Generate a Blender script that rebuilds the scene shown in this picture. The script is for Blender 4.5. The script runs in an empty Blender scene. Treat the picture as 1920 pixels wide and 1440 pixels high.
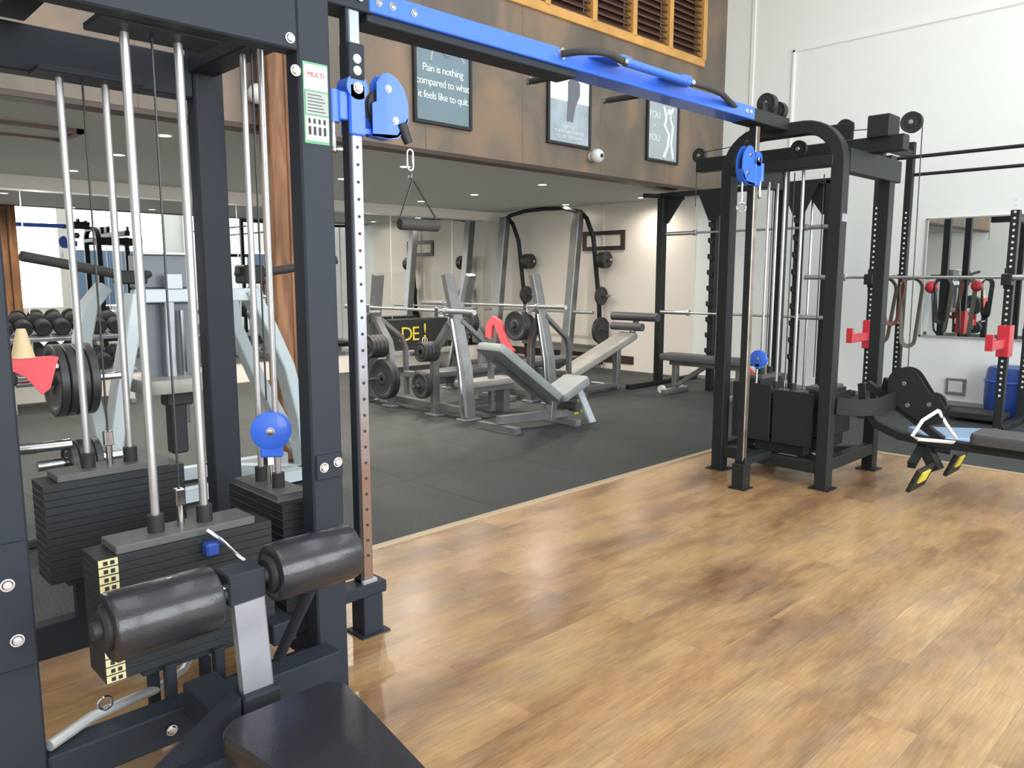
import bpy, bmesh, math, random
from mathutils import Vector, Matrix
random.seed(7)
S = bpy.context.scene
COL = S.collection
PI = math.pi

# ------------------------------------------------------------ camera
cam = bpy.data.cameras.new('camera')
cam.sensor_fit = 'HORIZONTAL'; cam.sensor_width = 36.0
cam.lens = 36.0 * 1450.0 / 1920.0
cam.clip_start = 0.02; cam.clip_end = 200
camo = bpy.data.objects.new('camera', cam); COL.objects.link(camo)
TH = math.atan(200 / 1450.0); PH = math.radians(45.7)
camo.location = (0, 0, 1.4)
camo.rotation_euler = (PI / 2 - TH, 0, PH - PI / 2)
S.camera = camo

# ------------------------------------------------------------ world, view
S.view_settings.view_transform = 'Standard'
S.view_settings.look = 'None'
S.view_settings.gamma = 1.0
S.view_settings.use_curve_mapping = False
S.view_settings.exposure = -0.42
w = bpy.data.worlds.new('sky'); S.world = w; w.use_nodes = True
bg = w.node_tree.nodes['Background']
bg.inputs[0].default_value = (0.80, 0.90, 1.0, 1); bg.inputs[1].default_value = 1.0
S.cycles.max_bounces = 8
S.cycles.diffuse_bounces = 4
S.cycles.glossy_bounces = 5
S.cycles.sample_clamp_indirect = 6.0

def area(name, loc, rot, sx, sy, power, col=(1, 1, 1), spread=PI):
    l = bpy.data.lights.new(name, 'AREA'); l.shape = 'RECTANGLE'; l.size = sx; l.size_y = sy
    l.energy = power; l.color = col; l.spread = spread
    o = bpy.data.objects.new(name, l); COL.objects.link(o)
    o.location = loc; o.rotation_euler = rot
    return o
# daylight through the tall front windows, and added overhead lamps that light the hall
for i, x in enumerate((-1.2, 1.8, 4.8, 7.6)):
    area('window_daylight', (x, -4.02, 2.45), (PI / 2, 0, 0), 2.5, 3.7, 320, (0.93, 0.97, 1.0))
for i, x in enumerate((0.2, 3.4, 6.6)):
    area('roof_fill', (x, 1.2, 6.05), (0, 0, 0), 1.2, 5.0, 84, (0.95, 0.98, 1.0))

# ------------------------------------------------------------ materials
def mat(name, col, rough=0.5, metal=0.0, spec=0.5, bump=0.0, bscale=200.0, var=0.0, vscale=6.0, coat=0.0, emit=0.0):
    m = bpy.data.materials.new(name); m.use_nodes = True
    nt = m.node_tree; b = nt.nodes['Principled BSDF']
    b.inputs['Base Color'].default_value = (*col, 1)
    b.inputs['Roughness'].default_value = rough
    b.inputs['Metallic'].default_value = metal
    b.inputs['Specular IOR Level'].default_value = spec
    b.inputs['Coat Weight'].default_value = coat
    if emit:
        b.inputs['Emission Color'].default_value = (*col, 1); b.inputs['Emission Strength'].default_value = emit
    if bump or var:
        tc = nt.nodes.new('ShaderNodeTexCoord')
    if bump:
        n = nt.nodes.new('ShaderNodeTexNoise'); n.inputs['Scale'].default_value = bscale
        bp = nt.nodes.new('ShaderNodeBump'); bp.inputs['Strength'].default_value = bump; bp.inputs['Distance'].default_value = 0.002
        nt.links.new(tc.outputs['Object'], n.inputs['Vector']); nt.links.new(n.outputs['Fac'], bp.inputs['Height'])
        nt.links.new(bp.outputs['Normal'], b.inputs['Normal'])
    if var:
        n = nt.nodes.new('ShaderNodeTexNoise'); n.inputs['Scale'].default_value = vscale; n.inputs['Detail'].default_value = 6
        r = nt.nodes.new('ShaderNodeValToRGB')
        r.color_ramp.elements[0].position = 0.3; r.color_ramp.elements[1].position = 0.7
        r.color_ramp.elements[0].color = (*[c * (1 - var) for c in col], 1)
        r.color_ramp.elements[1].color = (*[min(1, c * (1 + var)) for c in col], 1)
        nt.links.new(tc.outputs['Object'], n.inputs['Vector']); nt.links.new(n.outputs['Fac'], r.inputs['Fac'])
        nt.links.new(r.outputs['Color'], b.inputs['Base Color'])
    return m

STEEL = mat('black_powder_coat', (0.025, 0.030, 0.040), 0.5, spec=0.18, bump=0.15, bscale=600)
STEELG = mat('charcoal_powder_coat', (0.022, 0.025, 0.025), 0.5, spec=0.2, bump=0.15, bscale=600)
GREYF = mat('grey_metallic_frame', (0.25, 0.25, 0.25), 0.34, metal=0.6, var=0.15)
CHROME = mat('chrome', (0.60, 0.61, 0.63), 0.16, metal=1.0)
ROD = mat('guide_rod_steel', (0.52, 0.52, 0.53), 0.30, metal=0.8, var=0.08, vscale=14)
WORN = mat('worn_chrome', (0.40, 0.41, 0.43), 0.30, metal=0.8, var=0.35, vscale=9)
RUSTY = mat('tarnished_chrome', (0.36, 0.31, 0.25), 0.34, metal=0.8, var=0.4, vscale=8)
ZINC = mat('zinc_plate', (0.30, 0.31, 0.345), 0.42, metal=0.5, var=0.2, vscale=7)
BLUE = mat('blue_paint', (0.035, 0.14, 0.70), 0.38, coat=0.2)
BLUED = mat('blue_plastic', (0.02, 0.07, 0.35), 0.4)
RUBBER = mat('black_rubber', (0.018, 0.018, 0.02), 0.6, bump=0.2, bscale=300)
PLATE = mat('iron_plate', (0.030, 0.031, 0.034), 0.42, bump=0.2, bscale=240)
STACK = mat('stack_plate', (0.026, 0.029, 0.033), 0.5, spec=0.28, bump=0.15, bscale=240)
STACKT = mat('stack_plate_top', (0.10, 0.10, 0.10), 0.55)
VINYL = mat('black_vinyl', (0.020, 0.021, 0.026), 0.27, bump=0.25, bscale=160, coat=0.15)
GPAD = mat('grey_vinyl', (0.27, 0.295, 0.29), 0.45, bump=0.1, var=0.12, vscale=5)
TPAD = mat('taupe_vinyl', (0.30, 0.29, 0.26), 0.45, var=0.15, vscale=5)
DPAD = mat('dark_vinyl', (0.07, 0.07, 0.075), 0.42)
WHITEM = mat('white_machine_paint', (0.46, 0.52, 0.55), 0.35, coat=0.3)
SHROUD = mat('grey_shroud', (0.14, 0.155, 0.18), 0.4)
WHITE = mat('white_plastic', (0.75, 0.75, 0.73), 0.4)
CABLE = mat('cable_sheath', (0.02, 0.02, 0.022), 0.4)
SATIN = mat('satin_chrome', (0.62, 0.63, 0.64), 0.3, metal=0.45)
RED = mat('red_paint', (0.55, 0.03, 0.045), 0.4)
CLOTH = mat('red_cloth', (0.85, 0.12, 0.14), 0.8)
YEL = mat('yellow_sticker', (0.75, 0.62, 0.06), 0.5)
CREAMST = mat('cream_sticker', (0.66, 0.60, 0.34), 0.5)
INK = mat('black_ink', (0.02, 0.02, 0.02), 0.6)
REDINK = mat('red_ink', (0.5, 0.08, 0.1), 0.6)
GRN = mat('green_print', (0.10, 0.32, 0.16), 0.5)
STK = mat('pale_sticker', (0.62, 0.68, 0.64), 0.45)
STKG = mat('grey_sticker', (0.30, 0.33, 0.32), 0.45)
WALLW = mat('white_wall_paint', (0.86, 0.885, 0.85), 0.75, bump=0.08, bscale=60)
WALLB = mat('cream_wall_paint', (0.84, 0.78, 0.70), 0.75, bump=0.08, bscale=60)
CEIL = mat('grey_ceiling_paint', (0.56, 0.57, 0.55), 0.8)
CEILW = mat('white_ceiling', (0.75, 0.75, 0.75), 0.8)
DARKW = mat('dark_timber', (0.05, 0.028, 0.02), 0.45)
LIGHTW = mat('honey_timber', (0.62, 0.33, 0.09), 0.42, var=0.15, vscale=4)
SLAT = mat('brown_louvre', (0.12, 0.062, 0.045), 0.45)
BALU = mat('silver_edge_trim', (0.62, 0.62, 0.60), 0.3, metal=0.6)
STRIP = mat('pale_floor_trim', (0.42, 0.32, 0.20), 0.4)
LBLUE = mat('pale_blue_board', (0.28, 0.42, 0.62), 0.4)
GRIPM = mat('rubber_grip', (0.035, 0.034, 0.033), 0.7, bump=0.3, bscale=400)
BAND = mat('olive_band', (0.13, 0.12, 0.09), 0.6)
BANDR = mat('rust_band', (0.18, 0.07, 0.05), 0.6)
BPANEL = mat('blue_panel_paint', (0.20, 0.32, 0.50), 0.5)
GLOW = mat('lamp_lens', (1.0, 0.93, 0.78), 0.4, emit=14)
MIRR = mat('mirror_glass', (0.86, 0.88, 0.87), 0.0, metal=1.0)

def m_wood_floor():
    m = bpy.data.materials.new('oak_plank_floor'); m.use_nodes = True
    nt = m.node_tree; L = nt.links.new; N = nt.nodes.new
    b = nt.nodes['Principled BSDF']
    tc = N('ShaderNodeTexCoord')
    br = N('ShaderNodeTexBrick')
    br.inputs['Scale'].default_value = 1.0; br.inputs['Brick Width'].default_value = 1.22; br.inputs['Row Height'].default_value = 0.18
    br.inputs['Mortar Size'].default_value = 0.0012; br.inputs['Mortar Smooth'].default_value = 0.2
    br.offset = 0.37; br.offset_frequency = 2
    br.inputs['Color1'].default_value = (0, 0, 0, 1); br.inputs['Color2'].default_value = (1, 1, 1, 1); br.inputs['Mortar'].default_value = (0.5, 0.5, 0.5, 1)
    L(tc.outputs['Object'], br.inputs['Vector'])
    mp = N('ShaderNodeMapping'); mp.inputs['Scale'].default_value = (1.1, 3.6, 1)
    L(tc.outputs['Object'], mp.inputs['Vector'])
    ad = N('ShaderNodeVectorMath'); ad.operation = 'ADD'
    sc = N('ShaderNodeVectorMath'); sc.operation = 'SCALE'; sc.inputs['Scale'].default_value = 0.30
    L(br.outputs['Color'], sc.inputs[0]); L(mp.outputs[0], ad.inputs[0]); L(sc.outputs[0], ad.inputs[1])
    n1 = N('ShaderNodeTexNoise'); n1.inputs['Scale'].default_value = 1.0; n1.inputs['Detail'].default_value = 14; n1.inputs['Roughness'].default_value = 0.64; n1.inputs['Distortion'].default_value = 0.15
    L(ad.outputs[0], n1.inputs['Vector'])
    r1 = N('ShaderNodeValToRGB'); e = r1.color_ramp.elements
    e[0].position = 0.30; e[0].color = (0.150, 0.078, 0.036, 1)
    e[1].position = 0.70; e[1].color = (0.52, 0.335, 0.165, 1)
    x = e.new(0.41); x.color = (0.275, 0.150, 0.068, 1)
    x = e.new(0.52); x.color = (0.415, 0.248, 0.112, 1)
    L(n1.outputs['Fac'], r1.inputs['Fac'])
    # fine grain
    mp2 = N('ShaderNodeMapping'); mp2.inputs['Scale'].default_value = (5, 90, 1)
    L(tc.outputs['Object'], mp2.inputs['Vector'])
    n2 = N('ShaderNodeTexNoise'); n2.inputs['Scale'].default_value = 1.5; n2.inputs['Detail'].default_value = 5
    L(mp2.outputs[0], n2.inputs['Vector'])
    mr = N('ShaderNodeMapRange'); mr.inputs['From Min'].default_value = 0.3; mr.inputs['From Max'].default_value = 0.7; mr.inputs['To Min'].default_value = 0.82; mr.inputs['To Max'].default_value = 1.14
    L(n2.outputs['Fac'], mr.inputs['Value'])
    # per-plank tone
    mr2 = N('ShaderNodeMapRange'); mr2.inputs['To Min'].default_value = 0.91; mr2.inputs['To Max'].default_value = 1.08
    L(br.outputs['Color'], mr2.inputs['Value'])
    mu = N('ShaderNodeMath'); mu.operation = 'MULTIPLY'; L(mr.outputs[0], mu.inputs[0]); L(mr2.outputs[0], mu.inputs[1])
    # seams
    mr3 = N('ShaderNodeMapRange'); mr3.inputs['To Min'].default_value = 1.0; mr3.inputs['To Max'].default_value = 0.72
    L(br.outputs['Fac'], mr3.inputs['Value'])
    mu2 = N('ShaderNodeMath'); mu2.operation = 'MULTIPLY'; L(mu.outputs[0], mu2.inputs[0]); L(mr3.outputs[0], mu2.inputs[1])
    # greyish patches along the planks
    mp5 = N('ShaderNodeMapping'); mp5.inputs['Scale'].default_value = (0.8, 2.6, 1); mp5.inputs['Location'].default_value = (3.3, 1.7, 0)
    L(tc.outputs['Object'], mp5.inputs['Vector'])
    n5 = N('ShaderNodeTexNoise'); n5.inputs['Scale'].default_value = 2.2; n5.inputs['Detail'].default_value = 10; n5.inputs['Roughness'].default_value = 0.68
    L(mp5.outputs[0], n5.inputs['Vector'])
    mr5 = N('ShaderNodeMapRange'); mr5.inputs['From Min'].default_value = 0.48; mr5.inputs['From Max'].default_value = 0.66; mr5.inputs['To Max'].default_value = 0.55
    L(n5.outputs['Fac'], mr5.inputs['Value'])
    mx5 = N('ShaderNodeMix'); mx5.data_type = 'RGBA'; L(mr5.outputs[0], mx5.inputs[0]); L(r1.outputs['Color'], mx5.inputs[6]); mx5.inputs[7].default_value = (0.245, 0.175, 0.125, 1)
    vs = N('ShaderNodeVectorMath'); vs.operation = 'SCALE'; L(mx5.outputs[2], vs.inputs[0]); L(mu2.outputs[0], vs.inputs['Scale'])
    L(vs.outputs[0], b.inputs['Base Color'])
    b.inputs['Roughness'].default_value = 0.30
    n3 = N('ShaderNodeTexNoise'); n3.inputs['Scale'].default_value = 3; n3.inputs['Detail'].default_value = 4
    L(tc.outputs['Object'], n3.inputs['Vector'])
    mr4 = N('ShaderNodeMapRange'); mr4.inputs['To Min'].default_value = 0.20; mr4.inputs['To Max'].default_value = 0.36
    L(n3.outputs['Fac'], mr4.inputs['Value']); L(mr4.outputs[0], b.inputs['Roughness'])
    return m

def m_rubber_floor():
    m = bpy.data.materials.new('rubber_tile_floor'); m.use_nodes = True
    nt = m.node_tree; L = nt.links.new; N = nt.nodes.new
    b = nt.nodes['Principled BSDF']; tc = N('ShaderNodeTexCoord')
    n = N('ShaderNodeTexNoise'); n.inputs['Scale'].default_value = 160; n.inputs['Detail'].default_value = 2
    L(tc.outputs['Object'], n.inputs['Vector'])
    r = N('ShaderNodeValToRGB'); e = r.color_ramp.elements
    e[0].position = 0.42; e[0].color = (0.017, 0.021, 0.021, 1)
    e[1].position = 0.74; e[1].color = (0.105, 0.117, 0.108, 1)
    L(n.outputs['Fac'], r.inputs['Fac'])
    n2 = N('ShaderNodeTexNoise'); n2.inputs['Scale'].default_value = 1.3; n2.inputs['Detail'].default_value = 4
    L(tc.outputs['Object'], n2.inputs['Vector'])
    br = N('ShaderNodeTexBrick'); br.inputs['Scale'].default_value = 1; br.inputs['Brick Width'].default_value = 1.0; br.inputs['Row Height'].default_value = 1.0
    br.offset = 0.0; br.inputs['Mortar Size'].default_value = 0.006
    br.inputs['Color1'].default_value = (0.85, 0.85, 0.85, 1); br.inputs['Color2'].default_value = (1.1, 1.1, 1.1, 1); br.inputs['Mortar'].default_value = (0.35, 0.35, 0.35, 1)
    mp = N('ShaderNodeMapping'); mp.inputs['Location'].default_value = (0.1, -0.26, 0); L(tc.outputs['Object'], mp.inputs['Vector']); L(mp.outputs[0], br.inputs['Vector'])
    mr = N('ShaderNodeMapRange'); mr.inputs['To Min'].default_value = 0.6; mr.inputs['To Max'].default_value = 1.3
    L(n2.outputs['Fac'], mr.inputs['Value'])
    v1 = N('ShaderNodeVectorMath'); v1.operation = 'MULTIPLY'; L(r.outputs['Color'], v1.inputs[0]); L(br.outputs['Color'], v1.inputs[1])
    v2 = N('ShaderNodeVectorMath'); v2.operation = 'SCALE'; L(v1.outputs[0], v2.inputs[0]); L(mr.outputs[0], v2.inputs['Scale'])
    L(v2.outputs[0], b.inputs['Base Color'])
    b.inputs['Roughness'].default_value = 0.72
    bp = N('ShaderNodeBump'); bp.inputs['Strength'].default_value = 0.4; bp.inputs['Distance'].default_value = 0.003
    L(n.outputs['Fac'], bp.inputs['Height']); L(bp.outputs['Normal'], b.inputs['Normal'])
    return m

def m_panel_wood(name, cols, rough=0.4, sx=2.6, sz=0.5, seams=1.2, scale=1.4):
    m = bpy.data.materials.new(name); m.use_nodes = True
    nt = m.node_tree; L = nt.links.new; N = nt.nodes.new
    b = nt.nodes['Principled BSDF']; tc = N('ShaderNodeTexCoord')
    mp = N('ShaderNodeMapping'); mp.inputs['Scale'].default_value = (sx, sx, sz); L(tc.outputs['Object'], mp.inputs['Vector'])
    n = N('ShaderNodeTexNoise'); n.inputs['Scale'].default_value = scale; n.inputs['Detail'].default_value = 6; n.inputs['Distortion'].default_value = 0.9
    L(mp.outputs[0], n.inputs['Vector'])
    r = N('ShaderNodeValToRGB'); e = r.color_ramp.elements
    e[0].position = 0.30; e[0].color = (*cols[0], 1); e[1].position = 0.72; e[1].color = (*cols[2], 1)
    x = e.new(0.5); x.color = (*cols[1], 1)
    L(n.outputs['Fac'], r.inputs['Fac'])
    out = r.outputs['Color']
    if seams:
        sp = N('ShaderNodeSeparateXYZ'); L(tc.outputs['Object'], sp.inputs[0])
        md = N('ShaderNodeMath'); md.operation = 'PINGPONG'; md.inputs[1].default_value = seams / 2; L(sp.outputs['X'], md.inputs[0])
        lt = N('ShaderNodeMath'); lt.operation = 'LESS_THAN'; lt.inputs[1].default_value = 0.004; L(md.outputs[0], lt.inputs[0])
        mx = N('ShaderNodeMix'); mx.data_type = 'RGBA'; L(lt.outputs[0], mx.inputs[0]); L(out, mx.inputs[6]); mx.inputs[7].default_value = (0.10, 0.06, 0.04, 1)
        out = mx.outputs[2]
    L(out, b.inputs['Base Color'])
    b.inputs['Roughness'].default_value = rough
    return m
def m_column(name, top, low, z0, z1):
    m = bpy.data.materials.new(name); m.use_nodes = True
    nt = m.node_tree; L = nt.links.new; N = nt.nodes.new
    b = nt.nodes['Principled BSDF']; tc = N('ShaderNodeTexCoord')
    n = N('ShaderNodeTexNoise'); n.inputs['Scale'].default_value = 7; n.inputs['Detail'].default_value = 5; L(tc.outputs['Object'], n.inputs['Vector'])
    sp = N('ShaderNodeSeparateXYZ'); L(tc.outputs['Object'], sp.inputs[0])
    ma = N('ShaderNodeMath'); ma.operation = 'MULTIPLY_ADD'; L(n.outputs['Fac'], ma.inputs[0]); ma.inputs[1].default_value = 0.9; L(sp.outputs['Z'], ma.inputs[2])
    mr = N('ShaderNodeMapRange'); mr.inputs['From Min'].default_value = z0; mr.inputs['From Max'].default_value = z1; L(ma.outputs[0], mr.inputs['Value'])
    mx = N('ShaderNodeMix'); mx.data_type = 'RGBA'; L(mr.outputs[0], mx.inputs[0]); mx.inputs[6].default_value = (*low, 1); mx.inputs[7].default_value = (*top, 1)
    L(mx.outputs[2], b.inputs['Base Color']); b.inputs['Metallic'].default_value = 0.7; b.inputs['Roughness'].default_value = 0.33
    return m
COLA = m_column('rust_stained_chrome', (0.30, 0.34, 0.40), (0.24, 0.155, 0.115), 0.9, 1.5)
FLOORW = m_wood_floor(); FLOORR = m_rubber_floor()
FASCIA = m_panel_wood('stained_plywood', [(0.115, 0.092, 0.072), (0.155, 0.123, 0.094), (0.26, 0.172, 0.108)], 0.42, 1.6, 0.9, 1.22, 1.0)
TIMBER = m_panel_wood('rough_timber', [(0.11, 0.045, 0.02), (0.22, 0.095, 0.04), (0.36, 0.175, 0.075)], 0.55, 8, 1.0, 0, 1.6)
def m_glass():
    m = bpy.data.materials.new('window_glass'); m.use_nodes = True
    nt = m.node_tree; b = nt.nodes['Principled BSDF']
    b.inputs['Base Color'].default_value = (0.9, 0.95, 0.95, 1); b.inputs['Roughness'].default_value = 0.02
    b.inputs['Transmission Weight'].default_value = 1.0; b.inputs['IOR'].default_value = 1.0
    return m
GLASS = m_glass()

# ------------------------------------------------------------ geometry helpers
V = Vector
class MB:
    def __init__(s): s.v = []; s.f = []
    def add(s, vs, fs):
        o = len(s.v); s.v += [tuple(a) for a in vs]; s.f += [tuple(i + o for i in f) for f in fs]; return s
    def obox(s, c, ux, uy, uz, bev=0.0, seg=1):
        """box at c with half-axis vectors ux, uy, uz"""
        c, ux, uy, uz = V(c), V(ux), V(uy), V(uz)
        bm = bmesh.new(); bmesh.ops.create_cube(bm, size=2.0)
        M = Matrix((ux, uy, uz)).transposed()
        for v in bm.verts: v.co = M @ v.co + c
        if bev:
            bmesh.ops.bevel(bm, geom=list(bm.edges), offset=min(bev, 0.45 * 2 * min(ux.length, uy.length, uz.length)), segments=seg, profile=0.5, affect='EDGES')
        bm.verts.index_update()
        s.add([v.co.copy() for v in bm.verts], [[v.index for v in f.verts] for f in bm.faces]); bm.free(); return s
    def box(s, x0, x1, y0, y1, z0, z1, bev=0.0, seg=1):
        return s.obox(((x0 + x1) / 2, (y0 + y1) / 2, (z0 + z1) / 2), ((x1 - x0) / 2, 0, 0), (0, (y1 - y0) / 2, 0), (0, 0, (z1 - z0) / 2), bev, seg)
    def bar(s, p, q, w_, h_, bev=0.003, up=(0, 0, 1), seg=1):
        p, q = V(p), V(q); d = q - p; L = d.length; d.normalize()
        up = V(up)
        if abs(d.dot(up)) > 0.98: up = V((0, 1, 0))
        sd = d.cross(up).normalized(); u = sd.cross(d)
        return s.obox((p + q) / 2, d * L / 2, sd * w_ / 2, u * h_ / 2, bev, seg)
    def sweep(s, pts, prof, closed=False, up=None, caps=True):
        """prof: list of (a,b) offsets in the section frame"""
        pts = [V(p) for p in pts]; n = len(pts)
        T = []
        for i in range(n):
            a = pts[(i - 1) % n] if (closed or i > 0) else pts[i]
            b = pts[(i + 1) % n] if (closed or i < n - 1) else pts[i]
            T.append((b - a).normalized())
        r = V(up) if up else (V((0, 0, 1)) if abs(T[0].z) < 0.9 else V((0, 1, 0)))
        rings = []
        for i in range(n):
            if up: r = V(up)
            sd = T[i].cross(r)
            if sd.length < 1e-4: sd = T[i].cross(V((0, 1, 0.01)))
            sd.normalize(); u = sd.cross(T[i]).normalized(); r = u
            k = 1.0
            rings.append([pts[i] + sd * a * k + u * b * k for a, b in prof])
        m = len(prof); vs = [v for rg in rings for v in rg]; fs = []
        for i in range(n if closed else n - 1):
            j = (i + 1) % n
            for k in range(m):
                l = (k + 1) % m
                fs.append((i * m + k, i * m + l, j * m + l, j * m + k))
        if not closed and caps:
            fs.append(tuple(range(m - 1, -1, -1))); fs.append(tuple((n - 1) * m + k for k in range(m)))
        return s.add(vs, fs)
    def tube(s, pts, r, n=10, closed=False, up=None):
        return s.sweep(pts, [(r * math.cos(2 * PI * k / n), r * math.sin(2 * PI * k / n)) for k in range(n)], closed, up)
    def rtube(s, pts, w_, h_, up=None, c=0.2):
        a, b = w_ / 2, h_ / 2; e = c * min(a, b)
        return s.sweep(pts, [(a, -b + e), (a, b - e), (a - e, b), (-a + e, b), (-a, b - e), (-a, -b + e), (-a + e, -b), (a - e, -b)], False, up)
    def cyl(s, p, q, r, n=16, r2=None):
        p, q = V(p), V(q); return s.lathe(p, q - p, [(0, 0), (0, r), (1, r2 if r2 is not None else r), (1, 0)], n)
    def lathe(s, p, ax, prof, n=20):
        """prof: (t along ax, radius)"""
        p, ax = V(p), V(ax); d = ax.normalized()
        r = V((0, 0, 1)) if abs(d.z) < 0.9 else V((1, 0, 0))
        sd = d.cross(r).normalized(); u = sd.cross(d)
        vs = []; ids = []
        for t, rad in prof:
            c = p + ax * t
            if rad < 1e-6: ids.append([len(vs)]); vs.append(c)
            else:
                ids.append(list(range(len(vs), len(vs) + n)))
                for k in range(n): vs.append(c + sd * rad * math.cos(2 * PI * k / n) + u * rad * math.sin(2 * PI * k / n))
        fs = []
        for a, b in zip(ids[:-1], ids[1:]):
            for k in range(n):
                l = (k + 1) % n
                if len(a) == 1 and len(b) == 1: break
                if len(a) == 1: fs.append((a[0], b[k], b[l]))
                elif len(b) == 1: fs.append((a[k], b[0], a[l]))
                else: fs.append((a[k], b[k], b[l], a[l]))
        return s.add(vs, fs)
    def prism(s, poly, o, u, v, t):
        """poly (a,b) in plane o + a*u + b*v, thickened by vector t"""
        o, u, v, t = V(o), V(u), V(v), V(t); n = len(poly)
        vs = [o + u * a + v * b for a, b in poly] + [o + u * a + v * b + t for a, b in poly]
        fs = [tuple(range(n - 1, -1, -1)), tuple(range(n, 2 * n))] + [(i, (i + 1) % n, n + (i + 1) % n, n + i) for i in range(n)]
        return s.add(vs, fs)
    def ball(s, c, r, n=16, sq=1.0):
        pr = [(math.cos(PI * k / 8) * -1, r * math.sin(PI * k / 8)) for k in range(9)]
        pr[0] = (-1, 0); pr[-1] = (1, 0)
        return s.lathe(c, (0, 0, r * sq), pr, n)

WO = {}
SPLIT = {'bolt', 'end_cap', 'pulley_bracket', 'foot_plate', 'pivot_block', 'weight_horn', 'foot', 'caster', 'wheel', 'collar', 'hook_tooth', 'warning_sticker', 'collar_decal', 'grip_bracket'}
def islands(mb):
    par = list(range(len(mb.v)))
    def f(a):
        while par[a] != a: par[a] = par[par[a]]; a = par[a]
        return a
    for fc in mb.f:
        for b in fc[1:]: par[f(b)] = f(fc[0])
    g = {}
    for fc in mb.f: g.setdefault(f(fc[0]), []).append(fc)
    out = []
    for fs in g.values():
        ids = sorted({i for fc in fs for i in fc}); mp = {k: n for n, k in enumerate(ids)}
        n = MB(); n.v = [mb.v[i] for i in ids]; n.f = [tuple(mp[i] for i in fc) for fc in fs]; out.append(n)
    return out
def obj(name, mb, m, parent=None, smooth=True, ang=35):
    if name in SPLIT:
        r = [obj1(name, k, m, parent, smooth, ang) for k in islands(mb)]
        return r[0]
    return obj1(name, mb, m, parent, smooth, ang)
def obj1(name, mb, m, parent=None, smooth=True, ang=35):
    xs = [v[0] for v in mb.v]; ys = [v[1] for v in mb.v]; zs = [v[2] for v in mb.v]
    o0 = V(((min(xs) + max(xs)) / 2, (min(ys) + max(ys)) / 2, min(zs)))
    me = bpy.data.meshes.new(name)
    me.from_pydata([tuple(V(v) - o0) for v in mb.v], [], mb.f); me.update()
    bm = bmesh.new(); bm.from_mesh(me); bmesh.ops.recalc_face_normals(bm, faces=bm.faces); bm.to_mesh(me); bm.free()
    ms = m if isinstance(m, (list, tuple)) else [m]
    for k in ms: me.materials.append(k)
    if smooth:
        me.polygons.foreach_set('use_smooth', [True] * len(me.polygons)); me.set_sharp_from_angle(angle=math.radians(ang))
    o = bpy.data.objects.new(name, me); COL.objects.link(o)
    if parent is not None:
        o.parent = parent; o.location = o0 - WO[parent.name]
    else: o.location = o0
    WO[o.name] = o0
    return o
def thing(name, label, cat, loc, group=None):
    o = bpy.data.objects.new(name, None); o.empty_display_size = 0.1; COL.objects.link(o); o.location = loc
    o['label'] = label; o['category'] = cat
    if group: o['group'] = group
    WO[o.name] = V(loc); return o
def tag(o, label, cat, group=None):
    o['label'] = label; o['category'] = cat
    if group: o['group'] = group
    return o
def struct(name, mb, m, parent=None, **k):
    o = obj(name, mb, m, parent, **k)
    if parent is None: o['kind'] = 'structure'
    return o
def dup(root, loc, label=None, group=None, rot=None, scale=None):
    def cp(o, par):
        c = o.copy(); COL.objects.link(c)
        if par is not None: c.parent = par
        for ch in [x for x in bpy.data.objects if x.parent == o]: cp(ch, c)
        return c
    r = cp(root, None); r.location = loc
    if rot is not None: r.rotation_euler = rot
    if scale is not None: r.scale = scale
    if label: r['label'] = label
    if group: r['group'] = group
    return r
def arc(c, r, a0, a1, n, ua, ub):
    c, ua, ub = V(c), V(ua), V(ub)
    return [c + ua * r * math.cos(math.radians(a0 + (a1 - a0) * k / n)) + ub * r * math.sin(math.radians(a0 + (a1 - a0) * k / n)) for k in range(n + 1)]
def text_mesh(name, txt, size, o, u, n, m, parent, align='CENTER', depth=0.0015, spacing=1.0, line=1.0):
    """raised lettering: origin o, reading direction u, facing n"""
    cu = bpy.data.curves.new('t', 'FONT'); cu.body = txt; cu.size = size; cu.align_x = align; cu.extrude = depth
    cu.space_character = spacing; cu.space_line = line; cu.resolution_u = 3
    to = bpy.data.objects.new('t', cu); COL.objects.link(to)
    dg = bpy.context.evaluated_depsgraph_get(); me = bpy.data.meshes.new_from_object(to.evaluated_get(dg))
    u, n = V(u).normalized(), V(n).normalized(); v = n.cross(u)
    mb = MB(); mb.add([V(o) + u * p.co.x + v * p.co.y + n * p.co.z for p in me.vertices], [tuple(f.vertices) for f in me.polygons])
    bpy.data.objects.remove(to); bpy.data.curves.remove(cu); bpy.data.meshes.remove(me)
    return obj(name, mb, m, parent, smooth=False)

# ------------------------------------------------------------ the room
XW, YM, YF, ZC = 9.4, 9.9, 5.63, 2.5
XL, YB, ZH = -3.0, -4.0, 6.2
struct('floor', MB().box(XL, 6.36, YB, 3.26, -0.1, 0.0), FLOORW)
struct('floor', MB().box(XL, XW + .1, 3.30, YM + .1, -0.1, 0.0).box(6.40, XW + .1, YB, 3.30, -.1, 0), FLOORR)
struct('trim_1', MB().box(XL, 6.405, 3.255, 3.305, -0.1, 0.008, 0.003).box(6.355, 6.405, YB, 3.255, -.1, .008, .003), STRIP)
wr = MB().box(XW, XW + .12, YB, YM + .12, 0, ZH)
struct('wall_right', wr, WALLW)
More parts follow.
